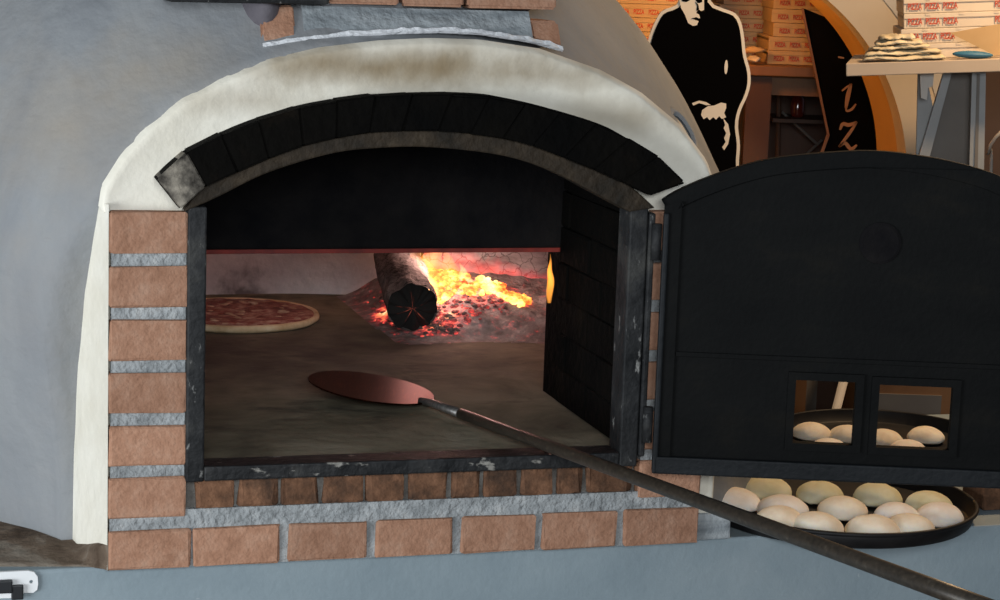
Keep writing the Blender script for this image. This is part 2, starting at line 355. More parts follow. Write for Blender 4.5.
# --- outline of the plastered front
Bpx = [(76, 550), (76.5, 500), (77.5, 450), (79, 400), (82, 350), (86, 300), (90, 270), (98, 225), (106, 190), (125, 160), (150, 132), (185, 105), (225, 84), (270, 66), (320, 54), (380, 47), (430, 44.5), (480, 46), (540, 55), (600, 76), (640, 98), (680, 131), (705, 165), (714, 190)]
VBT = [(0, .11), (.2, .11), (.355, .097), (.48, .066), (.55, .036), (.605, .0), (9, 0)]
def vb(w):                            # how far back the dome meets the plastered return beside the left jamb
    for (w0, v0), (w1, v1) in zip(VBT, VBT[1:]):
        if w <= w1: return v0+(v1-v0)*max(0, (w-w0)/(w1-w0))
    return 0
def vrec(x, y): return vb(y)*sm(.08, .0, x)
Bfront = []
for x, y in Bpx:
    q = Vector(L(x, y, .02))
    for _ in range(4): q = Vector(L(x, y, .02+vb(q.y) if y > 188 else .02)) if x < 120 else q
    Bfront.append(q)
Bfront = [Vector((Bfront[0].x, 0))]+Bfront
Bfront += [Vector((1.03, .5)), Vector((1.035, .3)), Vector((1.035, .15)), Vector((1.035, 0))]
Bfine = even(Bfront, 200)
ang = [atan2(max(p.y, 0), p.x-UC) for p in Bfine]; rad_ = [sqrt((p.x-UC)**2+p.y**2) for p in Bfine]
def rB(phi):
    phi = max(0, min(pi, phi))
    for k in range(len(ang)-1):
        if ang[k] >= phi >= ang[k+1]:
            w = (ang[k]-phi)/max(1e-9, ang[k]-ang[k+1]); return rad_[k]*(1-w)+rad_[k+1]*w
    return rad_[0] if phi > ang[0] else rad_[-1]

# --- dome: a hand-plastered shell that flows into the collar round the front
NA, NE = 420, 150
vs, fs = [], []
def dome_r(az, el, swell=1):
    d = Vector((cos(el)*cos(az), cos(el)*sin(az), sin(el)))
    lf = .5-.5*cos(az)                                 # 0 right .. 1 left
    R = .895-.035*lf+.13*lf*sm(.1, .6, sin(el)); H = 1.16; e = 2.0+1.3*lf**1.5
    r = ((cos(el)/R)**e+(max(sin(el), 1e-4)/H)**e)**(-1/e)
    if d.y < -.05:
        t1 = (.030-VC)/d.y; t1 = (.030+vrec(UC+d.x*t1, d.z*t1)-VC)/d.y; rho = sqrt(d.x**2+d.z**2)
        t2 = rB(atan2(d.z, d.x))/max(rho, 1e-5)
        k = .02; mn = min(t1, t2); h = max(k-abs(t1-t2), 0)/k; rc = mn-h*h*k/4
        k2 = .09; h = max(k2-abs(r-rc), 0)/k2; r = max(r, rc)+h*h*k2/4*.6
        over = max(0, rho*t1-rB(atan2(d.z, d.x)))
        r = min(r, t1+over*(.55+2.5*over))
    return d, r
for j in range(NE+1):
    el = pi/2*j/NE
    for i in range(NA):
        d, r = dome_r(2*pi*i/NA, el)
        p = Vector((UC, VC, 0))+d*r
        b = noise.noise(p*3.1)*.010+noise.noise(p*9)*.0025
        if p.y > .06: p += d*b*sm(.06, .2, p.y)
        vs.append(p)
for j in range(NE):
    for i in range(NA):
        a, b, c, e = j*NA+i, j*NA+(i+1) % NA, (j+1)*NA+(i+1) % NA, (j+1)*NA+i
        q = (vs[a]+vs[b]+vs[c]+vs[e])/4
        if q.y < (.17 if q.x < .45 else .05) and sqrt((q.x-UC)**2+q.z**2) < rB(atan2(q.z, q.x-UC))-.05: continue
        fs.append((a, b, c, e))
sphere_mask(M['dome'], [((-.05, .12, .70), (.16, .25, .14), .55), ((.10, .10, .80), (.16, .25, .07), .5), ((-.42, .3, .55), (.30, .4, .30), .35)], (.30, .25, .185))
dome = obj('dome', vs, fs, M['dome'], oven, True)

# --- brick arch, iron frame outline
outer_px = [(157, 180), (170, 167), (185, 155), (200, 147), (240, 128), (280, 114), (320, 104), (372, 97), (432, 94), (480, 95), (508, 99), (548, 108), (600, 124), (629, 139), (663, 160), (686, 184)]
inner_px = [(180, 209), (200, 190), (240, 171), (300, 147), (360, 134), (400, 131), (456, 132), (520, 142), (560, 156), (600, 172), (630, 186), (652, 196)]
barl_px = [(205, 203), (224, 194), (260, 176), (300, 162), (340, 152), (380, 148), (424, 147), (480, 152), (520, 160), (560, 175), (596, 194), (630, 212)]
A_out = cr(P2(outer_px, -.02), 200); A_in = cr(P2(inner_px, -.02), 200)

# --- cream plaster surround
hole = []
for k, p in enumerate(Bfine):      # matching points well behind the bricks
    t = k/199
    ph = atan2(max(p.y, 0), p.x-UC)
    hole.append(ph)
def rH(ph):                         # inner limit hidden under jamb bricks and arch bricks
    c, s = cos(ph), sin(ph)
    t = .42/abs(c) if abs(c) > 1e-6 else 9
    t2 = .70/max(s, 1e-6)
    # arch: circle through the springers
    r0 = .62; cy = .70-r0; b = -s*cy; disc = b*b-(cy*cy-r0*r0)
    t3 = -b+sqrt(max(disc, 0))
    return min(t, t3, t2)
vs, fs = [], []; NB = len(Bfine); rings = []
Bmain = [p if p.y > .575 or p.x > .5 else Vector((max(p.x, .004), p.y)) for p in Bfine]
for f_, dv in ((1.012, .030), (1.004, .021), (.99, .0175), (.93, .0185), (.8, .0195), (.6, .02), (.3, .02), (0, .02)):
    row = []
    for k, p in enumerate(Bmain):
        ph = atan2(max(p.y, 0), p.x-UC); rb = sqrt((p.x-UC)**2+p.y**2); rh = min(rH(ph), rb-.02)
        rr = rb*f_ if f_ > 1 else rh+(rb-rh)*f_
        x, y = UC+rr*cos(ph), rr*sin(ph)
        zz = dv+.0025*noise.noise(Vector((x*9, y*9, 3)))+.006*sm(.5, .62, y)*(1-abs(f_-.5)*1.6 if f_ <= 1 else 0)
        row.append(len(vs)); vs.append((x, zz, y))
    rings.append(row)
for r0, r1 in zip(rings, rings[1:]):
    for k in range(NB-1): fs.append((r0[k], r1[k], r1[k+1], r0[k+1]))
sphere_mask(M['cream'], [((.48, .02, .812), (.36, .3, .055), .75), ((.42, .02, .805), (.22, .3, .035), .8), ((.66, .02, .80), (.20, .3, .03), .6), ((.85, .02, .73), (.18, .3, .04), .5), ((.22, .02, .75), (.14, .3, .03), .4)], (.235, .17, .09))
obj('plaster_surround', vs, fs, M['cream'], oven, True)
lp = [p for p in Bfine if p.x < .5 and p.y < .588]; vs, fs = [], []; NS = 8
for p in lp:
    for k in range(NS+1):
        t = k/NS; ve = .022+vb(p.y)
        vs.append((-.0012+(p.x-.006+.0012)*t, .004+(ve-.004)*(t**.9)+.0015*noise.noise(Vector((p.y*12, t*2, 5)))+(.012 if k == NS else 0), p.y))
for i in range(len(lp)-1):
    for k in range(NS): fs.append((i*(NS+1)+k, i*(NS+1)+k+1, (i+1)*(NS+1)+k+1, (i+1)*(NS+1)+k))
obj('plaster_return', vs, fs, M['cream'], oven, True)

# --- brick jambs
def jamb(name, u0, u1):
    bm = bmesh.new()
    for k in range(7):
        if k == 0: continue
        w0 = .065+.0853*k-.0655+.0
        rough_box(bm, (u0, 0, w0-.0005), (u1, .10, w0+.0645))
    box(bm, (u0+.003, .007, .06), (u1-.002, .095, .575), 1)
    return bmobj(name, bm, [M['brick'], M['mortar']], oven)
jamb('brick_jamb', .0, .122); jamb('brick_jamb', .892, 1.005)
# --- lower course and soot-stained header course
bm = bmesh.new()
bnd = [Lz(x, y, 0)[0] for x, y in ((109, 571), (196, 567.4), (281, 564.8), (290, 564), (368, 559), (379, 558.5), (456, 557), (465, 556), (539, 552), (546, 551), (619, 546), (626, 545.5), (694, 543))]
edges = [(0, .131), (.1345, .275), (.290, .42), (.4355, .566), (.582, .71), (.7225, .855), (.868, 1.004)]
for a, b in edges: rough_box(bm, (a, -.003, .001), (b, .10, .0635))
box(bm, (.002, .004, .0), (1.002, .095, .095), 1)
bmobj('lower_brick_course', bm, [M['brick'], M['mortar']], oven)
bm = bmesh.new()
sx = [(195, 235), (238, 279), (281, 320), (323, 364), (366, 405), (409, 449), (451, 481), (484, 518), (520, 554), (557, 583), (586, 632), (634, 690)]
for a, b in sx:
    ua, ub = L(a, 495, .006)[0], L(b, 495, .006)[0]
    rough_box(bm, (ua+.0015, .006, .0915), (ub-.0025, .11, .143), j=.003, bev=.007)
box(bm, (.124, .015, .07), (1.0, .10, .142), 1)
bmobj('header_brick_course', bm, [M['brick_sooty'], M['mortar_dark']], oven)

# --- blackened brick arch
bm = bmesh.new(); NV = 15; g = .004
for k in range(NV):
    a = int((k+g)*199/NV); b = int((k+1-g)*199/NV)
    o0, o1, i0, i1 = A_out[a], A_out[b], A_in[a], A_in[b]
    j = random.uniform(-.002, .002)
    c = [(i0.x, -.022, i0.y), (i1.x, -.022, i1.y), (o1.x, -.022, o1.y+j), (o0.x, -.022, o0.y+j)]
    t = bmesh.new(); hexa(t, c+[(x, .10, z) for x, _, z in c])
    if k == 0:
        for f in t.faces: f.material_index = 0
    bmesh.ops.bevel(t, geom=t.edges[:], offset=.0025, segments=2, affect='EDGES')
    add(bm, t, 1 if k == 0 else 0, .001)
for k in range(100):               # mortar behind the joints
    a, b = int(k*1.99), int((k+1)*1.99)
    c = [(p.x, -.012, p.y) for p in (A_in[a], A_in[b], A_out[b], A_out[a])]
    hexa(bm, [(x, y, z) for x, y, z in c]+[(x, .09, z) for x, y, z in c], 0)
bmobj('brick_arch', bm, [M['brick_black'], M['brick_black_end']], oven)

# --- iron frame: jamb bars, arch bar, threshold
def band(name, outer, inner, v0, v1, m):
    n = len(outer); vs = [(p.x, v0, p.y) for p in outer]+[(p.x, v0, p.y) for p in inner]+[(p.x, v1, p.y) for p in outer]+[(p.x, v1, p.y) for p in inner]
    fs = []
    for k in range(n-1):
        fs += [(k, k+1, n+k+1, n+k), (n+k, n+k+1, 3*n+k+1, 3*n+k), (k+1, k, 2*n+k, 2*n+k+1), (2*n+k, 3*n+k, 3*n+k+1, 2*n+k+1)]
    fs += [(0, n, 3*n, 2*n), (n-1, 2*n-1+n*0, 4*n-1, 3*n-1)]
    bm = bmesh.new(); V = [bm.verts.new(v) for v in vs]
    for f in fs: bm.faces.new([V[k] for k in f])
    return bevel(bmobj(name, bm, m, oven), .003, 2)
ab_out = cr(P2([(184, 212)]+inner_px[1:-1]+[(655, 208)], -.008), 60); ab_in = cr(P2(barl_px, -.008), 60)
band('arch_bar', ab_out, ab_in, -.010, .05, M['rust'])
def barbox(name, a, b, m): bm = bmesh.new(); box(bm, a, b); return bevel(bmobj(name, bm, m, oven), .003)
M['threshold'] = noisy('threshold_iron', [(.35, (.006, .007, .008)), (.55, (.016, .017, .018)), (.75, (.05, .05, .047))], scale=14, rough=.6, bump=.5, bscale=60, spec=.3)
mixin(M['threshold'], [(.60, K0), (.66, (.8,)*3)], (.30, .29, .26), 34, (.7, 1, 1.6))
ul0, ul1 = L(187, 340, -.006)[0], L(205.5, 340, -.006)[0]
wt = .585; wb = L(300, 460, -.006)[1]
barbox('frame_bar', (ul0, -.008, .142), (ul1, .05, wt), M['iron'])
ur0, ur1 = .852, .884
barbox('frame_bar', (ur0, -.008, .142), (ur1, .05, wt), M['iron'])
barbox('threshold_bar', (ul1, -.009, .143), (ur0, .05, HW+.002), M['threshold'])
# hinge leaf and barrels between frame and door
barbox('hinge_leaf', (ur1+.0015, -.012, .16), (ur1+.012, .03, .575), M['iron'])

# --- vestibule behind the frame
VB = .40
bm = bmesh.new()
for r in range(7):                  # right wall of black bricks, ragged back edge
    w0 = HW+.001+r*.0665; vv = .05
    ofs = (.06 if r % 2 else 0)
    while vv < VB:
        ve = min(vv+.18-ofs, VB+random.uniform(-.015, .02)); ofs = 0
        if ve-vv > .02: rough_box(bm, (.866+random.uniform(-.003, .002), vv+.001, w0), (.95, ve, w0+.0645), j=.001, bev=.004)
        vv = ve+.003 if ve < VB-.01 else 9
box(bm, (.870, .05, HW+.001), (.96, VB-.012, .64), 0)
bmobj('vestibule_wall', bm, M['brick_black'], oven)
bm = bmesh.new(); box(bm, (.06, .05, HW+.001), (.14, VB, .66)); bmobj('vestibule_wall', bm, M['brick_black'], oven)
lw = L(400, 249, VB)[1]
bm = bmesh.new(); box(bm, (-.02, VB, lw), (.94, VB+.10, .69)); bevel(bmobj('lintel', bm, M['black'], oven), .006)
bm = bmesh.new(); box(bm, (.14, VB+.012, lw-.009), (.872, VB+.03, lw+.002)); bmobj('lintel_firelit_edge', bm, M['firelit_red'], oven)  # thin added strip, the fire's red light painted into its colour
bm = bmesh.new()                    # sooty vault over the vestibule
va = cr(P2(inner_px, .0), 40)
for a, b in zip(va, va[1:]):
    hexa(bm, [(a.x, .051, a.y-.005), (b.x, .051, b.y-.005), (b.x, .051, b.y+.03), (a.x, .051, a.y+.03), (a.x, VB, a.y-.005), (b.x, VB, b.y-.005), (b.x, VB, b.y+.03), (a.x, VB, a.y+.03)])
bmobj('vestibule_vault', bm, M['brick_black'], oven)

# --- hearth and baking chamber
CR = .835; CV = .83
loop = [(.13, .045), (.88, .045), (.88, VB)]
a0 = atan2(VB-CV, .5)
for k in range(49):
    a = radians(-34)+radians(248)*k/48
    loop.append((UC+CR*cos(a), CV+CR*sin(a)))
loop.append((.13, VB))
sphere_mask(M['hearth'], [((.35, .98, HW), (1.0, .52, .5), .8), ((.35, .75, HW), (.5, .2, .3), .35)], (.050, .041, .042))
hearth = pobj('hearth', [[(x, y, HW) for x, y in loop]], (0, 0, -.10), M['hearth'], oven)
vs, fs = [], []; n1, n2 = 96, 30
for j in range(n2+1):
    el = pi/2*j/n2
    for i in range(n1):
        a = 2*pi*i/n1; p = Vector((UC+CR*cos(a)*cos(el)**.6, CV+CR*sin(a)*cos(el)**.6, HW-.005+.62*sin(el)))
        d = Vector((cos(a), sin(a), .2)); p += d*(noise.noise(p*7)*.012)-d*.012
        vs.append(p)
for j in range(n2):
    for i in range(n1):
        q = [j*n1+i, j*n1+(i+1) % n1, (j+1)*n1+(i+1) % n1, (j+1)*n1+i]
        if sum(vs[k].y for k in q)/4 < VB+.06 : continue
        fs.append(tuple(reversed(q)))
obj('baking_chamber', vs, fs, M['chamber'], oven, True)
bm = bmesh.new()
box(bm, (.872, VB+.001, HW-.003), (1.2, VB+.10, lw+.01))     # chamber front wall right of the inner mouth
bmobj('chamber_front_wall', bm, M['brick_black'], oven)
bm = bmesh.new(); box(bm, (-.2, VB+.001, HW-.003), (.06, VB+.10, lw+.01)); bmobj('chamber_front_wall', bm, M['brick_black'], oven)

# --- plinth, stained ledge
pl = [(-.75, .022), (2.1, .022), (2.1, 1.8), (-.75, 1.8)]
bevel(pobj('plinth', [[(x, y, 0) for x, y in ((-.75, .022), (2.15, .022), (2.15, .90), (1.5, .90), (1.5, 1.85), (-.75, 1.85))]], (0, 0, -PT), M['blue'], oven), .006, 3)
# stained plaster skirt at the dome's left foot
fr = [(-40, 566.5), (0, 566), (30, 566), (60, 566), (80, 566), (94, 566.5), (104, 568), (109, 570)]; bk_ = [(-40, 505, .022), (0, 523, .022), (30, 533, .02), (60, 545, .014), (77, 550, .012), (88, 549, .022), (98, 547.5, .034), (109, 545, .042)]
rows = []
for (x0, y0), (x1, y1, hh) in zip(fr, bk_):
    p, q = Lz(x0, y0, .001), Lz(x1, y1, hh)
    row = [(p[0], p[1], -.001)]+[(p[0]+(q[0]-p[0])*t, p[1]+(q[1]-p[1])*t, .001+(hh-.001)*t**1.3+.003*(1-t)*t*4*noise.noise(Vector((x0*.03, t*4, 0)))) for t in (0, .15, .3, .45, .6, .8, 1)]
    row += [(q[0]+.01, q[1]+.12, hh+.004)]
    rows.append(row)
vs = [p for r in rows for p in r]; n = len(rows[0]); fs = [(i*n+j, (i+1)*n+j, (i+1)*n+j+1, i*n+j+1) for i in range(len(rows)-1) for j in range(n-1)]
obj('stained_ledge', vs, fs, M['stained'], oven, True)
# grey render strip and brick edging on the right of the plinth
bm = bmesh.new(); rough_box(bm, (1.0065, .012, .0005), (1.07, .10, .048), j=.001); bmobj('render_strip', bm, M['cement'], oven)
bm = bmesh.new()
for k in range(3): rough_box(bm, (1.617+.15*k, .115, .001), (1.755+.15*k, .2, .062))
box(bm, (1.62, .122, .0005), (2.05, .195, .058), 1)
bmobj('brick_edging', bm, [M['brick_sooty'], M['mortar_dark']], oven)

# --- chimney base over the arch: cement with brick ends, white plaster along its foot
cv = .055
fb = P2([(262, 44), (300, 38), (350, 32), (400, 29), (440, 28), (480, 30), (530, 38), (562, 47)], cv)
top = L(480, 9, cv+.03)[1]+.033
bm = bmesh.new(); fine = even(fb, 30); cend = L(531, 40, cv)[0]; cst = L(299, 38, cv)[0]
for a, b in zip(fine, fine[1:]):
    if a.x < cst-.005 or b.x > cend+.008: continue
    za, zb = .012*noise.noise(Vector((a.x*9, 0, 1))), .012*noise.noise(Vector((b.x*9, 0, 1)))
    hexa(bm, [(a.x, cv+za*.4, a.y), (b.x, cv+zb*.4, b.y), (b.x, cv+.03, top-.035), (a.x, cv+.03, top-.035), (a.x, cv+.35, a.y), (b.x, cv+.35, b.y), (b.x, cv+.35, top-.035), (a.x, cv+.35, top-.035)])
chim = bmobj('chimney_base', bm, M['cement'], oven)
bm = bmesh.new()
def leanbrick(x0, x1, z0a, z0b, z1, v0=cv-.002, v1=cv+.028):
    t = bmesh.new(); hexa(t, [(x0, v0, z0a), (x1, v0, z0b), (x1, v1, z1), (x0, v1, z1), (x0, cv+.3, z0a), (x1, cv+.3, z0b), (x1, cv+.3, z1), (x0, cv+.3, z1)])
    bmesh.ops.bevel(t, geom=t.edges[:], offset=.004, segments=2, affect='EDGES'); add(bm, t, 0, .001)
leanbrick(fb[0].x, cst-.004, fb[0].y, fb[1].y, top-.035)
leanbrick(cend+.003, fb[-1].x, fb[-2].y, fb[-1].y, top-.05)
x = L(405, 5, cv)[0]; xs = [fb[0].x-.0, L(330, 5, cv)[0], x, L(470, 5, cv)[0], fb[-1].x]
for a, b in zip(xs, xs[1:]): leanbrick(a+.003, b-.003, top-.031, top-.031, top+.05, cv+.026, cv+.04)
bmobj('chimney_brick', bm, M['brick_sooty'] if False else M['brick'], chim)
bm = bmesh.new(); fine = even(fb, 90); prev = None
for k, q in enumerate(fine):
    t_ = .003*noise.noise(Vector((q.x*30, 0, 0)))+.0025*noise.noise(Vector((q.x*80, 3, 0)))
    r = [bm.verts.new(p) for p in ((q.x, cv-.004, q.y-.008), (q.x, cv-.009, q.y-.004+t_*.5), (q.x, cv-.0045, q.y+.0015+t_), (q.x, cv+.03, q.y+.002+t_), (q.x, cv+.03, q.y-.008))]
    if prev:
        for i in range(5): bm.faces.new((prev[i], r[i], r[(i+1) % 5], prev[(i+1) % 5]))
    prev = r
bmobj('plaster_fillet', bm, M['white'], chim, False)
# rounded grey plaster shoulder left of the chimney
bm = bmesh.new(); bmesh.ops.create_uvsphere(bm, u_segments=32, v_segments=20, radius=1)
sc = L(248, 14, cv+.05); bmesh.ops.transform(bm, matrix=Matrix.Translation((sc[0]+.024, cv+.172, sc[1]+.012)) @ Matrix.Diagonal((.050, .165, .085, 1)), verts=bm.verts)
bmobj('chimney_shoulder', bm, M['shoulder'], chim, True)
# dark steel flue collar lying along the top of the chimney base
a, b = L(168, 2, .04), L(330, 5, .04)
bm = bmesh.new(); hexa(bm, [(a[0], .04, a[1]), (b[0], .04, b[1]), (b[0], .04, b[1]+.06), (a[0], .04, a[1]+.06), (a[0], .4, a[1]), (b[0], .4, b[1]), (b[0], .4, b[1]+.06), (a[0], .4, a[1]+.06)]); bevel(bmobj('flue_collar', bm, M['iron'], chim), .006)

# --- small vent in the dome's right shoulder
d0 = ray(683, 130); best = None
import mathutils
for s in range(300):
    q = CAM+d0*(3.3+s*.004)-O; l = Vector((q.dot(EU), q.dot(EN), q.z)); c = l-Vector((UC, VC, 0))
    az = atan2(c.y, c.x) % (2*pi); el = atan2(c.z, sqrt(c.x**2+c.y**2)); dd, rr = dome_r(az, el)
    if c.length < rr: best = (l, c.normalized()); break
if best:
    p, nrm = best
    nrm = (nrm+Vector((0, -.5, .2))).normalized()
    mx = Matrix.Translation(p-nrm*.004) @ nrm.to_track_quat('Z', 'Y').to_matrix().to_4x4()
    vs, fs = lathe([(.046, -.02), (.043, .004), (.034, .008), (.030, .006), (.027, -.02)], 32)
    bm = bmesh.new(); V = [bm.verts.new(mx @ Vector((v[0]*.6, v[1]*1.2, v[2]))) for v in vs]
    for f in fs: bm.faces.new([V[k] for k in f])
    vent = bmobj('vent_collar', bm, M['dome'], oven, True)
    vs, fs = lathe([(0, .002), (.028, .002), (.029, -.02)], 32)
    bm = bmesh.new(); V = [bm.verts.new(mx @ Vector((v[0]*.6, v[1]*1.2, v[2]))) for v in vs]
    for f in fs:
        try: bm.faces.new([V[k] for k in f])
        except ValueError: pass
    bmobj('vent_plug', bm, M['greymetal'], vent, True)

# --- the door, swung fully open
HU = ur1+.018
hw = loc2w(HU, -.03, 0)
DY = radians(-2.0)
door = bpy.data.objects.new('door', None); link(door, oven); door.location = (HU, -.03, 0); door.rotation_euler = (0, 0, DY-YAW)
door['label'] = 'heavy black arched iron door with two small square openings'
DX = Vector((cos(DY), sin(DY), 0)); DN = Vector((-sin(DY), cos(DY), 0))
def D(px, py, off=0):
    d = ray(px, py); t = ((hw-CAM).dot(DN)+off)/d.dot(DN); q = CAM+d*t-hw; return q.dot(DX), q.z
def D3(px, py, off=0): a, b = D(px, py, off); return Vector((a, off, b))
top_px = [(655, 205), (672, 193), (700, 180), (740, 166), (780, 157), (840, 151.5), (880, 151), (930, 157), (970, 166), (1000, 176), (1035, 193), (1052, 206)]
tp = cr([Vector(D(x, y)) for x, y in top_px], 50)
bl = Vector(D(652, 472)); br = Vector((tp[-1].x, D(1000, 487.5)[1])); tp[0].x = bl.x
zb = (bl.y+br.y)/2
outline = [Vector((bl.x, zb)), Vector((br.x, zb))]+list(reversed(tp))
w1 = [D(793, 442), D(853, 445), D(855, 382), D(795, 379)]; w2 = [D(876, 446), D(949, 450), D(952, 387), D(879, 384)]
def rect(w): xs = [p[0] for p in w]; zs = [p[1] for p in w]; return (sum(sorted(xs)[:2])/2, sum(sorted(xs)[2:])/2, sum(sorted(zs)[:2])/2, sum(sorted(zs)[2:])/2)
R1, R2 = rect(w1), rect(w2)
def rl(r, y, g=0): return [(r[0]-g, y, r[2]-g), (r[1]+g, y, r[2]-g), (r[1]+g, y, r[3]+g), (r[0]-g, y, r[3]+g)]
panel = pobj('door_panel', [[(p.x, 0, p.y) for p in outline], rl(R1, 0), rl(R2, 0)], (0, .012, 0), M['door'], door)
# raised rim of flat bar round the edge
def inset(o, d):
    cx = sum(p.x for p in o)/len(o); res = []; n = len(o)
    for k in range(n):
        a, b, c = o[k-1], o[k], o[(k+1) % n]
        e1 = (b-a).normalized(); e2 = (c-b).normalized(); n1 = Vector((-e1.y, e1.x)); n2 = Vector((-e2.y, e2.x)); m = (n1+n2); m = m/max(m.dot(n1), .3)/1 if m.length > 1e-6 else n1
        res.append(b+m*d)
    return res
ins = inset(outline, .028)
pobj('rim_bar', [[(p.x, -.006, p.y) for p in outline], [(p.x, -.006, p.y) for p in ins]], (0, .0065, 0), M['door'], door)
bm = bmesh.new(); box(bm, (bl.x+.001, -.012, zb), (br.x-.001, .001, D(700, 457)[1])); bevel(bmobj('bottom_rail', bm, M['door_rim'], door), .003)
zc = D(760, 356)[1]
bm = bmesh.new(); box(bm, (bl.x+.03, -.004, zc-.006), (br.x-.03, .001, zc+.002)); bevel(bmobj('cross_bar', bm, M['door'], door), .001)
for r in (R1, R2):
    pobj('window_frame', [rl(r, -.006, .013), rl(r, -.006, .0)], (0, .008, 0), M['door'], door)
c = D(880, 243); vs, fs = lathe([(0, -.005), (.030, -.005), (.0345, -.003), (.0345, .002)], 40)
vs = [(c[0]+x, z, c[1]+y) for x, y, z in vs]
obj('vent_plug', vs, fs, M['black'], door, False)
for z in (.22, .53):                # hinge barrels
    bm = bmesh.new(); tube(bm, [(-.010, -.004, z-.03), (-.010, -.004, z+.03)], .0085, 14); bmobj('hinge_barrel', bm, M['iron'], door, True)
bm = bmesh.new(); box(bm, (bl.x-.001, -.012, zb), (D(664, 330)[0], .012, D(655, 212)[1])); bevel(bmobj('hinge_stile', bm, M['door_rim'], door), .003)

# ================================================================== FIRE
def lump(bm, c, r, mi=0, sq=(1, 1, .7), sub=2, amp=.35):
    t = bmesh.new(); bmesh.ops.create_icosphere(t, subdivisions=sub, radius=1); s = random.random()*50
    rot = Matrix.Rotation(random.random()*6, 4, 'Z')
    for v in t.verts:
        v.co *= 1+amp*noise.noise(v.co*1.7+Vector((s, 0, 0)))
        v.co = Vector((v.co.x*sq[0], v.co.y*sq[1], v.co.z*sq[2]))*r
    add(bm, t, mi, 0, Matrix.Translation(c) @ rot)
def W(u, v, w): return loc2w(u, v, w)
def Pv(px, py, v): a = L(px, py, v); return W(a[0], v, a[1])
# ash: a low heap across the right of the hearth
au0, au1, av0, av1 = .56, 1.22, .95, 1.60
def ash_h(u, v):
    e = sm(.13, .34, u-au0)*sm(0, .10, v-av0-.04*sin(u*9)) 
    return e*(.028+.07*sm(.95, 1.35, v))+.012*e*noise.noise(Vector((u*14, v*14, 0)))+.006*e*noise.noise(Vector((u*45, v*45, 2)))
vs, fs = [], []; n1, n2 = 90, 90
for j in range(n2+1):
    for i in range(n1+1):
        u_, v_ = au0+(au1-au0)*i/n1, av0+(av1-av0)*j/n2
        vs.append(W(u_, v_, HW+.0008+max(0, ash_h(u_, v_))))
def inside(p): q = p-O; return (q.dot(EU)-UC)**2+(q.dot(EN)-CV)**2 < (CR-.012)**2
for j in range(n2):
    for i in range(n1):
        a = j*(n1+1)+i
        if all(inside(vs[k]) for k in (a, a+1, a+n1+2, a+n1+1)) and max(vs[k].z for k in (a, a+1, a+n1+2, a+n1+1)) > PT+HW+.0012: fs.append((a, a+1, a+n1+2, a+n1+1))
ASH = obj('ash_heap', vs, fs, M['ash'], None, True)
tag(ASH, 'heap of pale grey wood ash under the burning logs', 'ash', kind='stuff')
def on_ash(px, py, lift=0):        # sight line to the ash surface
    d = ray(px, py)
    for s in range(900):
        q = CAM+d*(3.9+s*.0015)-O; u_, v_ = q.dot(EU), q.dot(EN)
        if q.z < HW+max(0, ash_h(u_, v_) if au0 < u_ < au1 and av0 < v_ < av1 else 0)+lift: return O+EU*u_+EN*v_+Vector((0, 0, q.z))
    return None
# embers alive in the ash itself
def ash_glow(items):
    ns, lk = M['ash'].node_tree.nodes, M['ash'].node_tree.links; b = ns['Principled BSDF']; acc = None
    tc = ns.new('ShaderNodeTexCoord'); n = ns.new('ShaderNodeTexNoise'); n.inputs['Scale'].default_value = 55; n.inputs['Detail'].default_value = 6; n.inputs['Roughness'].default_value = .7
    lk.new(tc.outputs['Object'], n.inputs['Vector'])
    for c, rad in items:
        mp = ns.new('ShaderNodeMapping'); mp.vector_type = 'TEXTURE'; mp.inputs['Location'].default_value = c; mp.inputs['Scale'].default_value = rad; lk.new(tc.outputs['Object'], mp.inputs['Vector'])
        ln = ns.new('ShaderNodeVectorMath'); ln.operation = 'LENGTH'; lk.new(mp.outputs[0], ln.inputs[0])
        mr = ns.new('ShaderNodeMapRange'); mr.inputs[1].default_value = 1; mr.inputs[2].default_value = .1; lk.new(ln.outputs['Value'], mr.inputs[0])
        if acc is None: acc = mr.outputs[0]
        else: mx = ns.new('ShaderNodeMath'); mx.operation = 'MAXIMUM'; lk.new(acc, mx.inputs[0]); lk.new(mr.outputs[0], mx.inputs[1]); acc = mx.outputs[0]
    ad = ns.new('ShaderNodeMath'); ad.operation = 'MULTIPLY_ADD'; lk.new(acc, ad.inputs[0]); ad.inputs[1].default_value = .42; lk.new(n.outputs['Fac'], ad.inputs[2])
    r = ramp(ns, [(.54, K0), (.64, (.16, .006, .008)), (.74, (.75, .05, .04)), (.86, (1, .30, .10)), (.97, (1, .75, .35))]); lk.new(ad.outputs[0], r.inputs[0]); lk.new(r.outputs[0], b.inputs['Emission Color']); b.inputs['Emission Strength'].default_value = 1.1
ash_glow([(on_ash(438, 320), (.085, .10, .12)), (on_ash(384, 314), (.04, .09, .08)), (on_ash(462, 290), (.15, .12, .14)), (on_ash(512, 301), (.06, .05, .08))])
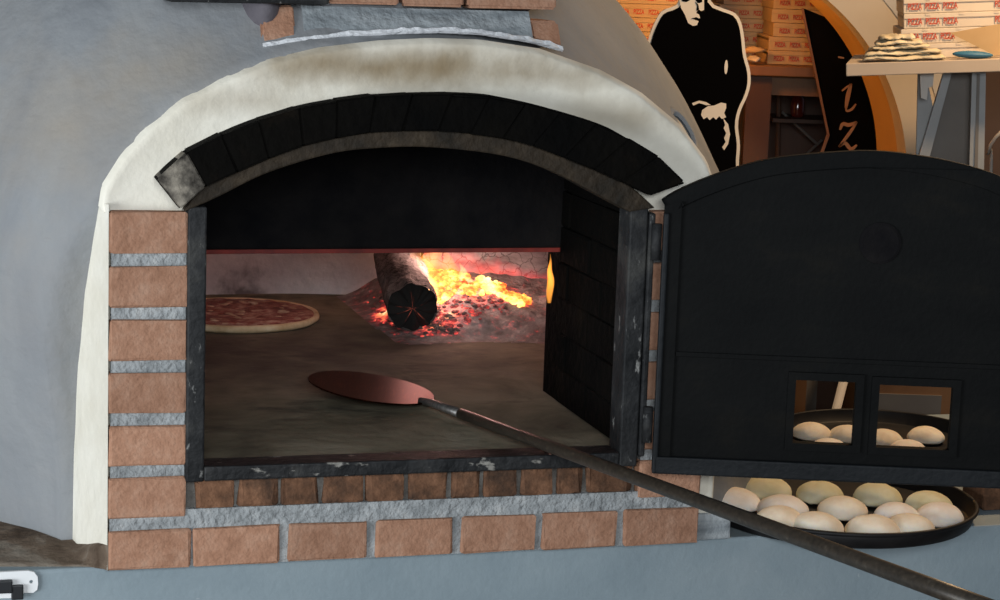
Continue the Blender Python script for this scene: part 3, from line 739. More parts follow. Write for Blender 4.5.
# glowing coals
bm = bmesh.new(); random.seed(11)
G0 = on_ash(452, 306)
hot = []
for k in range(34):
    t_ = k/33; hot.append((412+112*t_, 264+38*t_**.8+random.uniform(-1, 1)*(9-4*t_)))
hot += [(430, 284), (436, 292), (442, 288), (452, 294), (440, 300), (428, 276), (424, 270), (420, 262)]
for x, y in hot:
    for k in range(8):
        p = on_ash(x+random.uniform(-6, 6), y+random.uniform(-4, 4))
        if p: lump(bm, p+Vector((0, 0, random.uniform(0, .008))), random.uniform(.005, .011), 0, sub=1)
tag(bmobj('glowing_coals', bm, M['ember_hot'], None, True), 'yellow-white glowing coals between the two logs', 'embers', kind='stuff')
bm = bmesh.new()
for k in range(260):
    r = random.random()
    if r < .55: x, y = random.gauss(440, 11), random.gauss(324, 6)
    elif r < .65: x, y = random.gauss(385, 6), random.gauss(312, 11)
    else: x, y = random.gauss(462, 22), random.gauss(308, 7)
    if y > 338 or x > 538: continue
    p = on_ash(x, y)
    if p: lump(bm, p+Vector((0, 0, .001)), random.uniform(.003, .009), 0, sub=1)
tag(bmobj('red_embers', bm, M['ember_red'], None, True), 'dull red embers scattered in the ash before the logs', 'embers', kind='stuff')

def logmesh(name, p0, p1, r0, r1, m, mend, rough=.10):
    p0, p1 = Vector(p0), Vector(p1); ax = (p1-p0); ln = ax.length; t = ax.normalized(); a = t.orthogonal().normalized(); b = t.cross(a)
    bm = bmesh.new(); N, S = 26, 36; rings = []
    for k in range(N+1):
        f = k/N; rr = r0+(r1-r0)*f; ring = []
        for s in range(S):
            th = 2*pi*s/S; q = Vector((cos(th)*2, sin(th)*2, f*ln*14))
            rad = rr*(1+rough*noise.noise(q)+rough*.6*noise.noise(q*3))
            ring.append(bm.verts.new(p0+t*(f*ln)+(a*cos(th)+b*sin(th))*rad))
        rings.append(ring)
    for x, y in zip(rings, rings[1:]):
        for s in range(S): bm.faces.new((x[s], x[(s+1) % S], y[(s+1) % S], y[s]))
    bm.faces.new(rings[-1])
    root = bmobj(name, bm, m, None, True)
    # charred end face with radial cracks
    vs, fs, mi = [], [], []; RR = 7; SS = 72
    for j in range(RR+1):
        for s in range(SS):
            th = 2*pi*s/SS; q = Vector((cos(th)*2, sin(th)*2, 0))
            rad = r0*(1+rough*noise.noise(q)+rough*.6*noise.noise(q*3))*j/RR
            crk = noise.noise(Vector((cos(th)*5, sin(th)*5, 7)))
            dep = (-.006*sin(th*9+3*crk)-.006*crk)*sm(.05, .4, j/RR)+.012*(j/RR)**3
            vs.append(p0+t*dep-t*.004+(a*cos(th)+b*sin(th))*rad)
    for j in range(RR):
        for s in range(SS): fs.append((j*SS+s, j*SS+(s+1) % SS, (j+1)*SS+(s+1) % SS, (j+1)*SS+s))
    obj('charred_end', vs, fs, mend, root, True)
    return root
# end face: black with red heart cracks
mce, ns, lk, b = mat('charred_end_face'); b.inputs['Roughness'].default_value = .9; b.inputs['Base Color'].default_value = (.008, .007, .006, 1)
M['charend'] = mce
p0 = Pv(413, 308, 1.06); p1 = Pv(396, 256, 1.36)
e1 = 0
lg = logmesh('burning_log', p0, p1, .055, .052, M['bark'], M['charend'])
tag(lg, 'round charred log lying end-on with a black cracked end face', 'log')
tc = ns.new('ShaderNodeTexCoord'); sub = ns.new('ShaderNodeVectorMath'); sub.operation = 'SUBTRACT'; lk.new(tc.outputs['Object'], sub.inputs[0]); sub.inputs[1].default_value = p0
sp = ns.new('ShaderNodeSeparateXYZ'); lk.new(sub.outputs[0], sp.inputs[0])
at2 = ns.new('ShaderNodeMath'); at2.operation = 'ARCTAN2'; lk.new(sp.outputs['Z'], at2.inputs[0]); lk.new(sp.outputs['X'], at2.inputs[1])
ln = ns.new('ShaderNodeVectorMath'); ln.operation = 'LENGTH'; lk.new(sub.outputs[0], ln.inputs[0])
n1_ = ns.new('ShaderNodeTexNoise'); n1_.noise_dimensions = '1D'; n1_.inputs['Scale'].default_value = 4.5; n1_.inputs['Detail'].default_value = 3; lk.new(at2.outputs[0], n1_.inputs['W'])
rr = ramp(ns, [(.60, K0), (.66, K1)]); lk.new(n1_.outputs['Fac'], rr.inputs[0])
r2 = ramp(ns, [(.05, (.6,)*3), (.25, (.25,)*3), (.5, K0)]); 
ml = ns.new('ShaderNodeMath'); ml.operation = 'MULTIPLY'; lk.new(ln.outputs['Value'], ml.inputs[0]); ml.inputs[1].default_value = 13; lk.new(ml.outputs[0], r2.inputs[0])
mm = ns.new('ShaderNodeMath'); mm.operation = 'MULTIPLY'; lk.new(rr.outputs[0], mm.inputs[0]); lk.new(r2.outputs[0], mm.inputs[1])
nq = ns.new('ShaderNodeTexNoise'); nq.inputs['Scale'].default_value = 60; lk.new(tc.outputs['Object'], nq.inputs['Vector']); rq = ramp(ns, [(.42, K0), (.6, K1)]); lk.new(nq.outputs['Fac'], rq.inputs[0]); m3 = ns.new('ShaderNodeMath'); m3.operation = 'MULTIPLY'; lk.new(mm.outputs[0], m3.inputs[0]); lk.new(rq.outputs[0], m3.inputs[1]); mm = m3
b.inputs['Emission Color'].default_value = (.9, .16, .09, 1); lk.new(mm.outputs[0], b.inputs['Emission Strength'])
# pale log at the back right, its underside aglow
def glow_under(m, n_vec, c, r, strength):
    ns, lk = m.node_tree.nodes, m.node_tree.links; b = ns['Principled BSDF']
    tc = ns.new('ShaderNodeTexCoord'); s = ns.new('ShaderNodeVectorMath'); s.operation = 'SUBTRACT'; lk.new(tc.outputs['Object'], s.inputs[0]); s.inputs[1].default_value = c
    dt = ns.new('ShaderNodeVectorMath'); dt.operation = 'DOT_PRODUCT'; lk.new(s.outputs[0], dt.inputs[0]); dt.inputs[1].default_value = n_vec
    n = ns.new('ShaderNodeTexNoise'); n.inputs['Scale'].default_value = 30; n.inputs['Detail'].default_value = 5; lk.new(tc.outputs['Object'], n.inputs['Vector'])
    ma = ns.new('ShaderNodeMath'); ma.operation = 'MULTIPLY_ADD'; lk.new(n.outputs['Fac'], ma.inputs[0]); ma.inputs[1].default_value = r*1.1; lk.new(dt.outputs['Value'], ma.inputs[2])
    mr = ns.new('ShaderNodeMapRange'); lk.new(ma.outputs[0], mr.inputs[0]); mr.inputs[1].default_value = r*.75; mr.inputs[2].default_value = r*1.7
    cr_ = ramp(ns, [(.0, K0), (.35, (.35, .012, .018)), (.7, (.9, .06, .05)), (1, (1, .22, .06))]); lk.new(mr.outputs[0], cr_.inputs[0])
    lk.new(cr_.outputs[0], b.inputs['Emission Color']); b.inputs['Emission Strength'].default_value = strength
q0 = Pv(428, 243, 1.42); q1 = Pv(556, 279, 1.32)
t = (q1-q0).normalized(); nv = Vector((0, -.55, -.85)); nv = (nv-t*nv.dot(t)).normalized()
glow_under(M['whitelog'], nv, q0, .062, .9)
lg2 = logmesh('burning_log', q0, q1, .060, .062, M['whitelog'], M['char'], .06)
tag(lg2, 'pale ash-coated cracked log lying sideways behind the coals, glowing red underneath', 'log')
# flames
def flame_obj(name, foot, tip, w, m, lean=0, parent=None, flat=.5):
    foot, tip = Vector(foot), Vector(tip); bm = bmesh.new(); N, S = 16, 18; rings = []; ax = tip-foot
    side = EU; dep = EN
    for k in range(N+1):
        f = k/N; rr = w*(sin(pi*min(1, f*.85+.12))**.9)*(1-f)**.35 if f < 1 else .0006
        off = side*(lean*sin(f*5)+min(.012, w*.4)*noise.noise(Vector((f*4, w*90, foot.x*10))))
        ring = [bm.verts.new(foot+ax*f+off+(side*cos(2*pi*s/S)+dep*sin(2*pi*s/S)*flat)*max(rr, .0006)) for s in range(S)]
        rings.append(ring)
    for x, y in zip(rings, rings[1:]):
        for s in range(S): bm.faces.new((x[s], x[(s+1) % S], y[(s+1) % S], y[s]))
    bm.faces.new(list(reversed(rings[0]))); bm.faces.new(rings[-1])
    return bmobj(name, bm, m, parent, True)
fl = empty('flame', Pv(428, 290, 1.27)); tag(fl, 'orange flames licking up between the charred log and the pale log', 'flame')
def fpart(*a, **k):
    o = flame_obj('flame_tongue', *a, **k, parent=fl); o.matrix_parent_inverse = Matrix.Translation(-fl.location); return o
fpart(Pv(426, 292, 1.17), Pv(414, 236, 1.24), .030, M['flame'], .008)
fpart(Pv(436, 292, 1.20), Pv(432, 232, 1.26), .036, M['flame'], -.006)
fpart(Pv(434, 304, 1.16), Pv(418, 256, 1.18), .020, M['flame_core'], .006)
fpart(Pv(452, 296, 1.24), Pv(448, 246, 1.30), .028, M['flame'], .004)
fpart(Pv(470, 298, 1.24), Pv(462, 262, 1.30), .020, M['flame_core'], .004)
fl2 = flame_obj('flame', Pv(549, 303, .36), Pv(551, 254, .37), .0085, M['flame_edge'], .0015)
tag(fl2, 'small flame curling round the right edge of the inner mouth', 'flame')

# ================================================================== PIZZA, PEEL
pc = atz(236, 319, PT+HW); pr = .187
pz = empty('pizza', (pc.x, pc.y, PT+HW+.0005), .4); tag(pz, 'round tomato and cheese pizza baking on the hearth at the left of the oven', 'pizza')
vs, fs = lathe([(0, 0), (pr*.95, 0), (pr, .006), (pr, .012), (pr*.985, .017), (pr*.95, .017), (pr*.92, .011), (0, .010)], 72)
vs = [Vector(v)*(1+.015*noise.noise(Vector(v)*9)) for v in vs]
obj('crust', vs, fs, M['crust'], pz, True)
vs, fs = lathe([(pr*.935, .009), (pr*.92, .0165), (pr*.6, .0145), (pr*.3, .0145), (0, .0145)], 72)
vs = [Vector((v[0], v[1], v[2]+.003*noise.noise(Vector(v)*40))) for v in vs]
obj('tomato_topping', vs, fs, M['sauce'], pz, True)
random.seed(3)
for k in range(34):
    a, r = random.random()*6.28, pr*.82*sqrt(random.random()); bm = bmesh.new()
    lump(bm, Vector((r*cos(a), r*sin(a), .015)), random.uniform(.005, .011), 0, (1.2, .8, .22))
    bmobj('cheese_blob', bm, M['cheese'], pz, True)

zb_ = PT+HW
bc = atz(371, 390, zb_+.017); hb = bc
A = atz(432, 403, zb_+.012)
dirv = ray(1000, 612); Bp = CAM+dirv*(2.45/dirv.y)
pole_a = A; 
peel = empty('pizza_peel', (bc.x, bc.y, zb_)); tag(peel, 'long-handled turning peel, round copper-coloured blade on the hearth, pole out over the sill', 'pizza peel')
def inv(o, root): o.matrix_parent_inverse = Matrix.Translation(-root.location); return o
br_ = .118
vs, fs = lathe([(0, .003), (br_, .003), (br_+.0015, .0045), (br_, .006), (0, .006)], 64)
tl = Matrix.Translation((bc.x, bc.y, zb_+.017)) @ Matrix.Rotation(radians(7.5), 4, 'Y'); vs = [tl @ Vector(v) for v in vs]
inv(obj('blade', vs, fs, M['blade'], peel, False), peel)
S0 = A.lerp(Bp, .0); ph = (Bp-A)
bm = bmesh.new(); tube(bm, [bc.lerp(A, .80)+Vector((0, 0, .000)), A+Vector((0, 0, .000)), A+ph*.075], [.006, .0075, .0085], 14)
inv(bmobj('blade_socket', bm, M['steel'], peel, True), peel)
bm = bmesh.new(); tube(bm, [A+ph*t for t in (.072, .075, .3, .6, .9, 1.02)], [.0075, .0098, .0105, .0112, .0116, .0118], 18)
inv(bmobj('handle', bm, M['pole'], peel, True), peel)

# ================================================================== TRAYS OF DOUGH
def tray(name, c, r, label):
    t = empty(name, c); tag(t, label, 'tray')
    vs, fs = lathe([(0, 0), (r*.955, 0), (r*.97, .003), (r, .026), (r-.003, .029)], 72); 
    vs2, fs2 = lathe([(r-.004, .028), (r*.955, .006), (r*.93, .0035), (0, .0035)], 72)
    n = len(vs); obj('pan', vs+vs2, fs+[tuple(k+n for k in f) for f in fs2], M['pan'], t, True)
    bm = bmesh.new(); tube(bm, [(r*cos(a*2*pi/72), r*sin(a*2*pi/72), .0275) for a in range(73)], .004, 8); bmobj('rolled_rim', bm, M['pan'], t, True)
    return t
c1 = Vector((.628, 3.748, PT+.001))
tray('dough_tray', c1, .255, 'round black pan of dough balls standing below the open door')
c2w = loc2w(1.655, .62, .001); tray('dough_tray', c2w, .222, 'round black pan of dough balls seen through the two door openings')
ball_me = []
for k in range(5):
    bm = bmesh.new(); bmesh.ops.create_uvsphere(bm, u_segments=28, v_segments=18, radius=1); s = k*13.7
    for v in bm.verts:
        z = v.co.z; n_ = 1+.05*noise.noise(v.co*1.6+Vector((s, 0, 0)))
        if z < 0: v.co.z = z*.35
        v.co.x *= n_*.047; v.co.y *= n_*.047; v.co.z *= .030
        v.co.z += .030*.35
        v.co.z -= .002*math.exp(-((v.co.x-.01)/.006)**2)*(1 if k % 2 else 0)
    me = bpy.data.meshes.new('dough_ball'); bm.to_mesh(me); bm.free(); me.polygons.foreach_set('use_smooth', [True]*len(me.polygons)); ball_me.append(me)
for me, mm_ in zip(ball_me, ('dough', 'dough2', 'dough3', 'dough', 'dough3')): me.materials.append(M[mm_])
def ball(px, py, c, k, label, group, s=1, rz=0, sq=1.0):
    p = atz(px, py, c.z+.024); rmax = (.255 if c is c1 else .222)*.93-.043*s; e_ = Vector((p.x-c.x, p.y-c.y))
    if e_.length > rmax: e_ = e_.normalized()*rmax; p = Vector((c.x+e_.x, c.y+e_.y, 0))
    o = bpy.data.objects.new('dough_ball', ball_me[k]); COL.objects.link(o); o.location = (p.x, p.y, c.z+.0036)
    o.rotation_euler = (0, 0, rz); o.scale = (s, s*sq, s); tag(o, label, 'dough ball', group); return o
T1 = [(735, 499, 2, 'floured dough ball at the left end of the front pan, beside its rim'),
      (766, 488, 1, 'yellowish dough ball in the back row of the front pan, first from the left'),
      (820, 491, 1, 'yellowish dough ball in the back row of the front pan, second from the left'),
      (878, 494, 1, 'flat yellowish dough ball in the back row of the front pan, third from the left'),
      (929, 502, 1, 'yellowish dough ball in the back row of the front pan, at its right end'),
      (783, 506, 2, 'floured dough ball in the middle row of the front pan, just over the peel handle'),
      (843, 507, 0, 'tan dough ball in the centre of the front pan'),
      (897, 513, 2, 'floured dough ball in the middle row of the front pan, right of its centre'),
      (948, 515, 2, 'floured dough ball at the right end of the front pan, beside its rim'),
      (772, 521, 0, 'dough ball in the front pan mostly hidden by the peel handle'),
      (817, 525, 0, 'tan dough ball in the front row of the front pan, nearest the peel handle'),
      (874, 528, 3, 'tan dough ball in the middle of the front row of the front pan'),
      (925, 530, 0, 'small tan dough ball in the front row of the front pan, at its right')]
random.seed(5)
for x, y, k, lb in T1: ball(x, y, c1, k, lb, 'dough balls in the front pan', random.uniform(.95, 1.04), random.random()*6, random.uniform(.9, 1.05))
T2 = [(812, 430, 0, 'dough ball behind the left door opening, at its left'), (848, 432, 3, 'dough ball behind the left door opening, at its right edge'),
      (884, 436, 0, 'dough ball behind the right door opening, at its left edge'), (926, 433, 3, 'large dough ball behind the right door opening, at its right'),
      (828, 446, 4, 'dough ball low in the left door opening, before the two others'), (908, 447, 4, 'dough ball low in the right door opening, before the two others')]
for x, y, k, lb in T2: ball(x, y, c2w, k, lb, 'dough balls in the rear pan', random.uniform(.85, .9), random.random()*6, random.uniform(.95, 1.05))

# small white bracket on the plinth front, lower left
bx_, bz_ = L(-10, 598, .02)[0], L(20, 571, .02)[1]
bk = empty('wall_bracket', loc2w(L(10, 585, .02)[0], .0215, L(10, 585, .02)[1]), YAW); tag(bk, 'small white plastic bracket with a black clip screwed to the blue-grey plinth', 'bracket')
def bl_(px, py): a = L(px, py, .02); b0 = L(10, 585, .02); return a[0]-b0[0], a[1]-b0[1]
pts = [bl_(*q) for q in ((-14, 572), (28, 570), (34, 571.5), (37.5, 576), (38, 583), (37, 589), (33, 592), (24, 592), (20, 597), (-14, 598))]
hc = bl_(31, 581); hol = [(hc[0]+.003*cos(a*pi/6), 0, hc[1]+.003*sin(a*pi/6)) for a in range(12)]
pobj('plate', [[(x, -.006, z) for x, z in pts], [(x, -.006, z) for x, _, z in hol]], (0, .0055, 0), M['plastic'], bk)
bm = bmesh.new(); a, b_ = bl_(-14, 592), bl_(12, 578); rough_box(bm, (a[0], -.016, a[1]), (b_[0], -.006, b_[1]), j=0, bev=.002); a, b_ = bl_(11, 598), bl_(23, 583); rough_box(bm, (a[0], -.014, a[1]), (b_[0], -.006, b_[1]), j=0, bev=.002)
bmobj('clip', bm, M['rubber'], bk)

# ================================================================== ROOM BEHIND
WY = 6.3
bm = bmesh.new(); box(bm, (-4, -2, -.05), (4.5, 9, 0)); struct(bmobj('floor', bm, M['floor']))
# arched opening in the back wall
def circ(p, q, r):
    (ax, ay), (bx, by), (cx, cy) = p, q, r; d = 2*(ax*(by-cy)+bx*(cy-ay)+cx*(ay-by))
    ux = ((ax*ax+ay*ay)*(by-cy)+(bx*bx+by*by)*(cy-ay)+(cx*cx+cy*cy)*(ay-by))/d
    uy = ((ax*ax+ay*ay)*(cx-bx)+(bx*bx+by*by)*(ax-cx)+(cx*cx+cy*cy)*(bx-ax))/d
    return (ux, uy), sqrt((ax-ux)**2+(ay-uy)**2)
xz = lambda px, py, Y: (at(px, py, Y).x, at(px, py, Y).z)
(acx, acz), ar = circ(xz(826, 0, WY), xz(870, 50, WY), xz(904, 150, WY))
ar2 = ar+.165
NR = 96
def ringpts(r, Y, a0=-pi*.0, a1=pi): return [(acx+r*cos(a0+(a1-a0)*k/NR), Y, acz+r*sin(a0+(a1-a0)*k/NR)) for k in range(NR+1)]
foot = lambda r, Y: [(acx+r, Y, 0.0)]+ringpts(r, Y)+[(acx-r, Y, 0.0)]
o_, i_ = foot(ar2, WY), foot(ar, WY)
def strip(name, a, b, m, smooth=True):
    n = len(a); return obj(name, a+b, [(k, k+1, n+k+1, n+k) for k in range(n-1)], m, None, smooth)
tz = 3.4
wl = [(-4, WY+.03, 0)]+[(4.5, WY+.03, 0), (4.5, WY+.03, tz), (-4, WY+.03, tz)]
# wall with an arch cut to the floor
W_out = [(acx+ar2-.02, WY+.03, 0), (4.5, WY+.03, 0), (4.5, WY+.03, tz), (-4, WY+.03, tz), (-4, WY+.03, 0), (acx-ar2+.02, WY+.03, 0)]+list(reversed(ringpts(ar2-.02, WY+.03)))
struct(pobj('wall_back', [W_out], (0, .10, 0), M['wall']))
def ringtrim(name, r0, r1, y0, y1, m):
    a, b = foot(r1, y0), foot(r0, y0); a2, b2 = foot(r1, y1), foot(r0, y1); n = len(a)
    vs = a+b+a2+b2; fs = []
    for k in range(n-1): fs += [(k, k+1, n+k+1, n+k), (n+k, n+k+1, 3*n+k+1, 3*n+k), (k+1, k, 2*n+k, 2*n+k+1), (2*n+k+1, 2*n+k, 3*n+k, 3*n+k+1)]
    o = obj(name, vs, fs, m, None, False); return struct(o)
ringtrim('trim_1', ar, ar+.115, WY-.03, WY+.12, M['arch_cream'])
ringtrim('trim_2', ar+.115, ar2, WY-.035, WY+.12, M['arch_edge'])
ringtrim('trim_3', ar+.001, ar+.03, WY+.12, WY+.50, M['reveal'])
NY = 8.3
bm = bmesh.new(); box(bm, (-2.5, NY, 0), (3.2, NY+.08, tz)); struct(bmobj('wall_niche', bm, M['niche']))

# black board with letters
BY = WY+.52
bd = [xz(803, 8, BY), xz(829, 135, BY), xz(816, 172, BY), (xz(816, 300, BY)[0], 0), (xz(905, 300, BY)[0], 0), xz(905, 150, BY), xz(885, 70, BY), xz(845, 25, BY)]
brd = pobj('lettered_board', [[(x, BY, z) for x, z in bd]], (0, .02, 0), M['board']); tag(brd, 'black pointed board with tan italic letters leaning inside the arch', 'sign board')
def edge_strip(a, b, w, y): 
    d = (Vector(b)-Vector(a)).normalized(); n_ = Vector((d.z, 0, -d.x))*w; return [tuple(Vector(a)-n_*.2), tuple(Vector(b)-n_*.2), tuple(Vector(b)+n_), tuple(Vector(a)+n_)]
v3 = lambda px, py, Y: tuple(at(px, py, Y))
pobj('edge_lipping', [edge_strip((bd[0][0], BY-.004, bd[0][1]), (bd[1][0], BY-.004, bd[1][1]), .006, 0)], (0, .006, 0), M['wood'], brd)
pobj('edge_lipping', [edge_strip((bd[1][0], BY-.004, bd[1][1]), (bd[2][0], BY-.004, bd[2][1]), .008, 0)], (0, .006, 0), M['wood'], brd)
def stroke(name, pts, wid, Y, m, parent):
    P = cr([Vector((*xz(x, y, Y), 0)) for x, y in pts], 24); loop_a, loop_b = [], []
    for k, p in enumerate(P):
        t_ = (P[min(k+1, 23)]-P[max(k-1, 0)]).normalized(); n_ = Vector((-t_.y, t_.x, 0)); w_ = wid[0]+(wid[1]-wid[0])*sin(pi*k/23)
        loop_a.append((p.x+n_.x*w_, Y, p.y+n_.y*w_)); loop_b.append((p.x-n_.x*w_, Y, p.y-n_.y*w_))
    return loop_a+list(reversed(loop_b))
def letter(name, strokes):
    bm = bmesh.new()
    for pts, w_ in strokes:
        lp = stroke('s', pts, w_, BY-.003, None, None); n = len(lp)//2
        vs = [bm.verts.new(p) for p in lp]; vb = [bm.verts.new((p[0], p[1]+.003, p[2])) for p in lp]; N2 = len(lp)
        for k in range(n-1):
            bm.faces.new((vs[k], vs[k+1], vs[N2-2-k], vs[N2-1-k]))
            bm.faces.new((vs[k], vb[k], vb[k+1], vs[k+1])); bm.faces.new((vs[N2-1-k], vs[N2-2-k], vb[N2-2-k], vb[N2-1-k]))
    return bmobj(name, bm, M['tan'], brd)
letter('letter', [([(842, 91), (847, 87), (852, 84)], (.002, .003)), ([(851, 84), (848, 96), (846, 108)], (.004, .007)), ([(846, 107), (847, 111), (852, 109), (856, 104)], (.002, .004))])
letter('letter', [([(840, 130), (843, 124), (849, 125), (857, 122)], (.003, .006)), ([(857, 122), (849, 134), (839, 147)], (.003, .005)), ([(839, 147), (845, 143), (851, 149), (857, 145)], (.003, .006))])
letter('letter', [([(838, 57), (844, 58)], (.002, .003))])

# cut-out figure
CY = 5.55
fig = empty('figure_cutout', at(705, 360, CY)); fig.location.z = 0; tag(fig, 'flat cut-out of a man in a black coat with cream outline, hands clasped', 'cutout')
right = [(700, -46), (709, -38), (712, -24), (710, -8), (712, 3), (722, 8), (735, 13), (741, 22), (744, 36), (746, 55), (750, 70), (750.5, 84), (747, 97), (741, 110), (738, 125), (740, 145), (739, 165), (741, 200), (744, 260)]
left = [(640, 260), (640, 200), (638, 150), (640, 110), (641, 80), (645, 55), (649, 37), (655, 22), (662, 11), (672, 7), (679, 2), (678, -12), (677, -26), (682, -39), (690, -45)]
sil = cr([Vector((*xz(x, y, CY), 0)) for x, y in right], 60)+[Vector((at(744, 260, CY).x, 0, 0)), Vector((at(640, 260, CY).x, 0, 0))]+cr([Vector((*xz(x, y, CY), 0)) for x, y in left], 60)
sil2 = list(reversed([Vector((p.x, p.y)) for p in sil]))
gx, gy = fig.location.x, fig.location.y
def figpart(name, loops, y0, th, m): return pobj(name, [[(p[0]-gx, y0-gy, p[1]) for p in l] for l in loops], (0, th, 0), m, fig)
figpart('cream_board', [[(p.x, p.y) for p in sil2]], CY, .012, M['cutwhite'])
inn = inset(sil2, .0085)
figpart('black_coat', [[(p.x, max(p.y, .0)) for p in inn]], CY-.002, .002, M['cutblack'])
def cp(pts, n=None): return [xz(x, y, CY) for x, y in pts]
figpart('face', [cp([(678.5, -16), (679, 0), (681, 8), (685, 15), (688, 23), (693, 26), (697, 25), (698.5, 21), (694, 19.5), (700, 18), (699, 14.5), (696, 13), (698, 9), (701, 11), (704, 10), (704, 0), (703, -14), (692, -22)])], CY-.004, .002, M['cutwhite'])
for nm, pts in (('brow', [(681, -2), (689, -3), (690, 0), (686, 2), (682, 1)]), ('brow', [(695, -3), (702, -2), (702, 2), (698, 3), (696, 1)]), ('nose_shadow', [(695, 2), (698, 4), (699, 9), (696, 11), (697, 6)]), ('mouth', [(691, 18.5), (696, 17), (700, 18.8), (696, 19.6)])):
    figpart(nm, [cp(pts)], CY-.0055, .0015, M['cutblack'])
hp = figpart('hand', [cp([(702, 110), (708, 106), (714, 105.5), (721, 102.5), (726, 103.5), (726, 108), (724, 113), (726, 117), (722, 119), (719, 116), (716, 119.5), (713, 117), (709.5, 120), (707, 117), (703.5, 119), (701, 115)])], CY-.004, .002, M['cutwhite'])
figpart('cuff', [cp([(692, 103), (699, 100.5), (706, 102), (711, 105), (706, 105), (699, 103), (693, 105.5)])], CY-.004, .002, M['cutwhite'])
figpart('coat_hem_line', [cp([(723, 118), (728, 124), (730, 134), (728, 144), (724, 150), (722, 147), (725.5, 142), (724, 138), (726, 133), (723.5, 128), (725, 125)])], CY-.004, .002, M['cutwhite'])
e_ = at(726, 67, CY); figpart('coat_mark', [[(e_.x+.0045*cos(k*pi/8), e_.z+.0185*sin(k*pi/8)) for k in range(16)]], CY-.004, .002, M['cutwhite'])

# text meshes
def textmesh(s, size):
    c = bpy.data.curves.new('lettering', 'FONT'); c.body = s; c.size = size; c.extrude = .0004; c.offset = size*.02; c.align_x = 'LEFT'
    o = bpy.data.objects.new('tmp', c); COL.objects.link(o); dg = bpy.context.evaluated_depsgraph_get(); dg.update()
    me = bpy.data.meshes.new_from_object(o.evaluated_get(dg)); bpy.data.objects.remove(o); me.name = 'lettering'; me.materials.clear(); me.materials.append(M['red'])
    xs = [v.co.x for v in me.vertices]; zs = [v.co.y for v in me.vertices]
    return me, max(xs), max(zs)
TM, TW, TH = textmesh('PIZZA', .022)
def box_mesh(w, d, h):
    bm = bmesh.new(); rough_box(bm, (0, 0, 0), (w, d, h*.9), j=.0, bev=.0025); rough_box(bm, (.0, -.003, h*.66), (w, d, h), j=0, bev=.002)
    for q in (.15, .38, .62): box(bm, (w*q, -.0045, h*.86), (w*q+.012, -.002, h*.99))
    me = bpy.data.meshes.new('pizza_box'); bm.to_mesh(me); bm.free(); return me
def pizza_box(me, loc, rz, words, h, label, group, mats):
    r = empty('pizza_box', loc, rz); tag(r, label, 'pizza box', group)
    o = bpy.data.objects.new('carton', me); link(o, r)
    for wx in words:
        t_ = bpy.data.objects.new('lettering', TM); link(t_, r); t_.location = (wx, -.0035, h*.27); t_.rotation_euler = (pi/2, 0, 0); t_.scale = (.036/TW, 1, 1)
    return r

# shelf on the right with boxes
SY = 5.25
s0 = at(846, 63.5, SY)
def yawfor():
    lo, hi = 0, 1.3
    for _ in range(40):
        m_ = (lo+hi)/2; # end of shelf edge seen at x = 1000
        d = ray(1000, 57); q = CAM+d*((s0.z-CAM.z)/d.z); return atan2(q.y-s0.y, q.x-s0.x)
SYAW = radians(-7); STILT = radians(4.2)
shroot = empty('shelf', s0, SYAW); shroot.rotation_euler = (0, -STILT, SYAW); tag(shroot, 'beige shelf board on a grey metal stand at the right, above the open door', 'shelf')
bm = bmesh.new(); sd = Vector((s0.x-CAM.x, s0.y-CAM.y)).normalized()*.45; sd = (sd.x*cos(SYAW)+sd.y*sin(SYAW)+.02, -sd.x*sin(SYAW)+sd.y*cos(SYAW))
hexa(bm, [(0, 0, -.032), (.95, 0, -.032), (.95, 0, 0), (0, 0, 0), (sd[0], sd[1], -.032), (sd[0]+.95, sd[1], -.032), (sd[0]+.95, sd[1], 0), (sd[0], sd[1], 0)]); bevel(bmobj('shelf_board', bm, M['shelf'], shroot), .002)
SX = Vector((cos(SYAW)*cos(STILT), sin(SYAW)*cos(STILT), sin(STILT))); SN = Vector((-sin(SYAW), cos(SYAW), 0))
def S2(px, py, off): d = ray(px, py); t_ = ((s0-CAM).dot(SN)+off)/d.dot(SN); q = CAM+d*t_-s0; return q.dot(SX), q.dot(SX.cross(SN))
# stand under the shelf: slanting leg, upright, panel, little bracket
def sbar(name, pts, off, th, m):
    lp, n = [], len(pts)
    for k, (x, y) in enumerate(pts):
        q = S2(x, y, off); low = y >= 180
        if low and pts[k-1][1] >= 180: lp.append((q[0], off, -s0.z+.03))
        lp.append((q[0], off, q[1]))
        if low and pts[(k+1) % n][1] >= 180: lp.append((q[0], off, -s0.z+.03))
    return pobj(name, [lp], (0, th, 0), m, shroot)
sbar('slanting_leg', [(944, 72), (952, 72), (921, 190), (909, 190)], .10, .03, M['greymetal'])
sbar('upright', [(972, 72), (986, 72), (983, 220), (968, 220)], .08, .05, M['greymetal'])
sbar('upright_channel', [(977, 74), (980, 74), (976.5, 220), (973, 220)], .076, .006, M['greypanel'])
sbar('side_panel', [(948, 72), (972, 72), (968, 220), (912, 220)], .14, .012, M['greypanel'])
sbar('bracket', [(920, 73), (934, 73), (933, 86), (928, 88), (927, 100), (921, 98)], .06, .02, M['arch_edge'])
sbar('front_leg', [(918, 73), (926, 73), (934, 112), (926, 140), (923, 210), (915, 210)], .13, .02, M['greymetal'])
